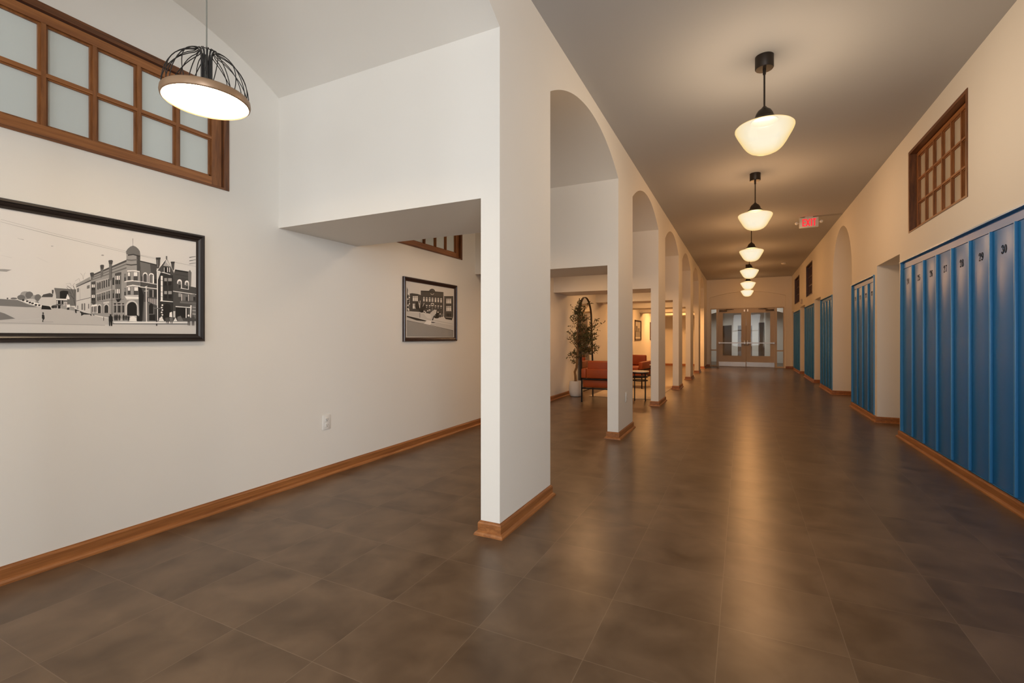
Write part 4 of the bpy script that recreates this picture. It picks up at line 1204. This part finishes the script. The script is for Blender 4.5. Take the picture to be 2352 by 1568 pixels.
# (start index on trunk, end point in the outline, number of twigs, spread)
BR = [(4,(165,975),5,.04),(4,(150,960),4,.04),(5,(130,870),10,.06),(5,(180,820),10,.06),(6,(150,690),12,.07),(7,(130,590),12,.07),(8,(160,620),10,.07),(10,(165,390),10,.06),(11,(185,300),14,.07),(11,(235,215),12,.06),(10,(210,330),12,.07),(11,(250,190),8,.05),(9,(205,480),16,.08),(11,(200,260),12,.06),(9,(290,470),14,.08),(10,(320,430),12,.07),
      (8,(300,590),26,.12),(8,(330,640),30,.12),(7,(290,660),30,.12),(7,(350,600),24,.12),(6,(310,720),28,.12),(6,(260,620),22,.10),(6,(370,690),22,.11),(6,(300,790),22,.10),(5,(295,860),16,.07),(6,(340,810),16,.08),(7,(420,600),14,.08),(8,(440,590),8,.06),(6,(430,660),14,.08),(8,(400,500),9,.06),(8,(455,440),12,.06),(8,(485,500),8,.06),(6,(430,770),16,.08),(6,(480,770),10,.06),(6,(400,830),12,.07),(9,(300,240),8,.05),(10,(340,230),7,.05)]
for i, (ti, e, n, sp) in enumerate(BR):
    a = Vector(tpts[ti]); l, z = crop(*e); d = rl.uniform(-.16,.16) if e[0] > 250 else rl.uniform(-.05,.10)
    b = Vector(tp(l, d, z)); mid = a.lerp(b, .5)+Vector((rl.uniform(-.02,.02), rl.uniform(-.02,.02), -.03*(1 if b.z > a.z else -1)))
    br.tube([a, mid, b], [.006,.004,.002], 6)
    for j in range(n):
        t = rl.uniform(.45, 1.08); q = (mid.lerp(b, (t-.5)*2) if t > .5 else a.lerp(mid, t*2))+Vector((rl.gauss(0,sp*.5), rl.gauss(0,sp*.5), rl.gauss(0,sp*.5)))
        ax = ((b-a).normalized()+Vector((rl.uniform(-.8,.8), rl.uniform(-.8,.8), rl.uniform(-.5,.8)))).normalized()
        br.tube([a.lerp(b,min(1,max(.2,t*.8))), q-ax*.03, q+ax*.05], .0014, 4)
        for h in range(4):
            sd = Vector((rl.uniform(-1,1), rl.uniform(-1,1), rl.uniform(-.6,1))).normalized()
            leaf(q+ax*(.02*h-.02), ax*.7+sd, rl.uniform(.032,.052))
br.v = [(max(x, -2.97+.012-PB.x), y, z) for x, y, z in br.v]; lf.v = [(max(x, -2.97+.006-PB.x), y, z) for x, y, z in lf.v]
br.build('branches', M_bark, o); lf.build('foliage', M_leaf, o)

# ------------------------------------------------------------------ added daylight, vestibule fill and camera
DAY = (.92, .96, 1.)
for k, (a, b, c, d) in enumerate(NW):
    l = light('window_fill', 'AREA', ((a+b)/2, Y0-.2, (c+d)/2), DAYP[k], DAY, shape='RECTANGLE', size=b-a, size_y=d-c); l.rotation_euler = (PI/2, 0, 0)  # lamp outside the unseen near window, added as daylight
l = light('window_fill', 'AREA', (BACK+.05, (EW[0]+EW[1])/2, (EW[2]+EW[3])/2), DAYP[1], DAY, shape='RECTANGLE', size=EW[3]-EW[2], size_y=EW[1]-EW[0]); l.rotation_euler = (0, PI/2, 0)  # lamp outside the added right window, fills from the side
l = light('vestibule_fill', 'AREA', (.13, 21.0, 2.70), 42, (1.,.90,.78), shape='RECTANGLE', size=1.6, size_y=1.2)  # added fill lamp brightening the hall beyond the doors

wd = bpy.data.worlds.new('sky'); bpy.context.scene.world = wd; wd.use_nodes = True
wd.node_tree.nodes['Background'].inputs[0].default_value = (.62,.78,1,1); wd.node_tree.nodes['Background'].inputs[1].default_value = .6

cam = bpy.data.cameras.new('camera'); co = bpy.data.objects.new('camera', cam); C.objects.link(co)
FPX, VX, HY = 1085., 1705., 773.5
cam.sensor_fit = 'HORIZONTAL'; cam.sensor_width = 36; cam.lens = FPX/2352*36
cam.shift_y = (HY-784)/2352
co.location = (0, 0, 1.10); co.rotation_euler = (PI/2, 0, math.atan((VX-1176)/FPX))
cam.clip_start = .05; cam.clip_end = 100
sc = bpy.context.scene; sc.camera = co
sc.view_settings.view_transform = 'Standard'; sc.view_settings.look = 'None'; sc.view_settings.gamma = 1; sc.view_settings.exposure = EXPO; sc.view_settings.use_curve_mapping = False
sc.cycles.max_bounces = 10; sc.cycles.diffuse_bounces = 6; sc.cycles.glossy_bounces = 5; sc.cycles.transparent_max_bounces = 12; sc.cycles.sample_clamp_indirect = 6
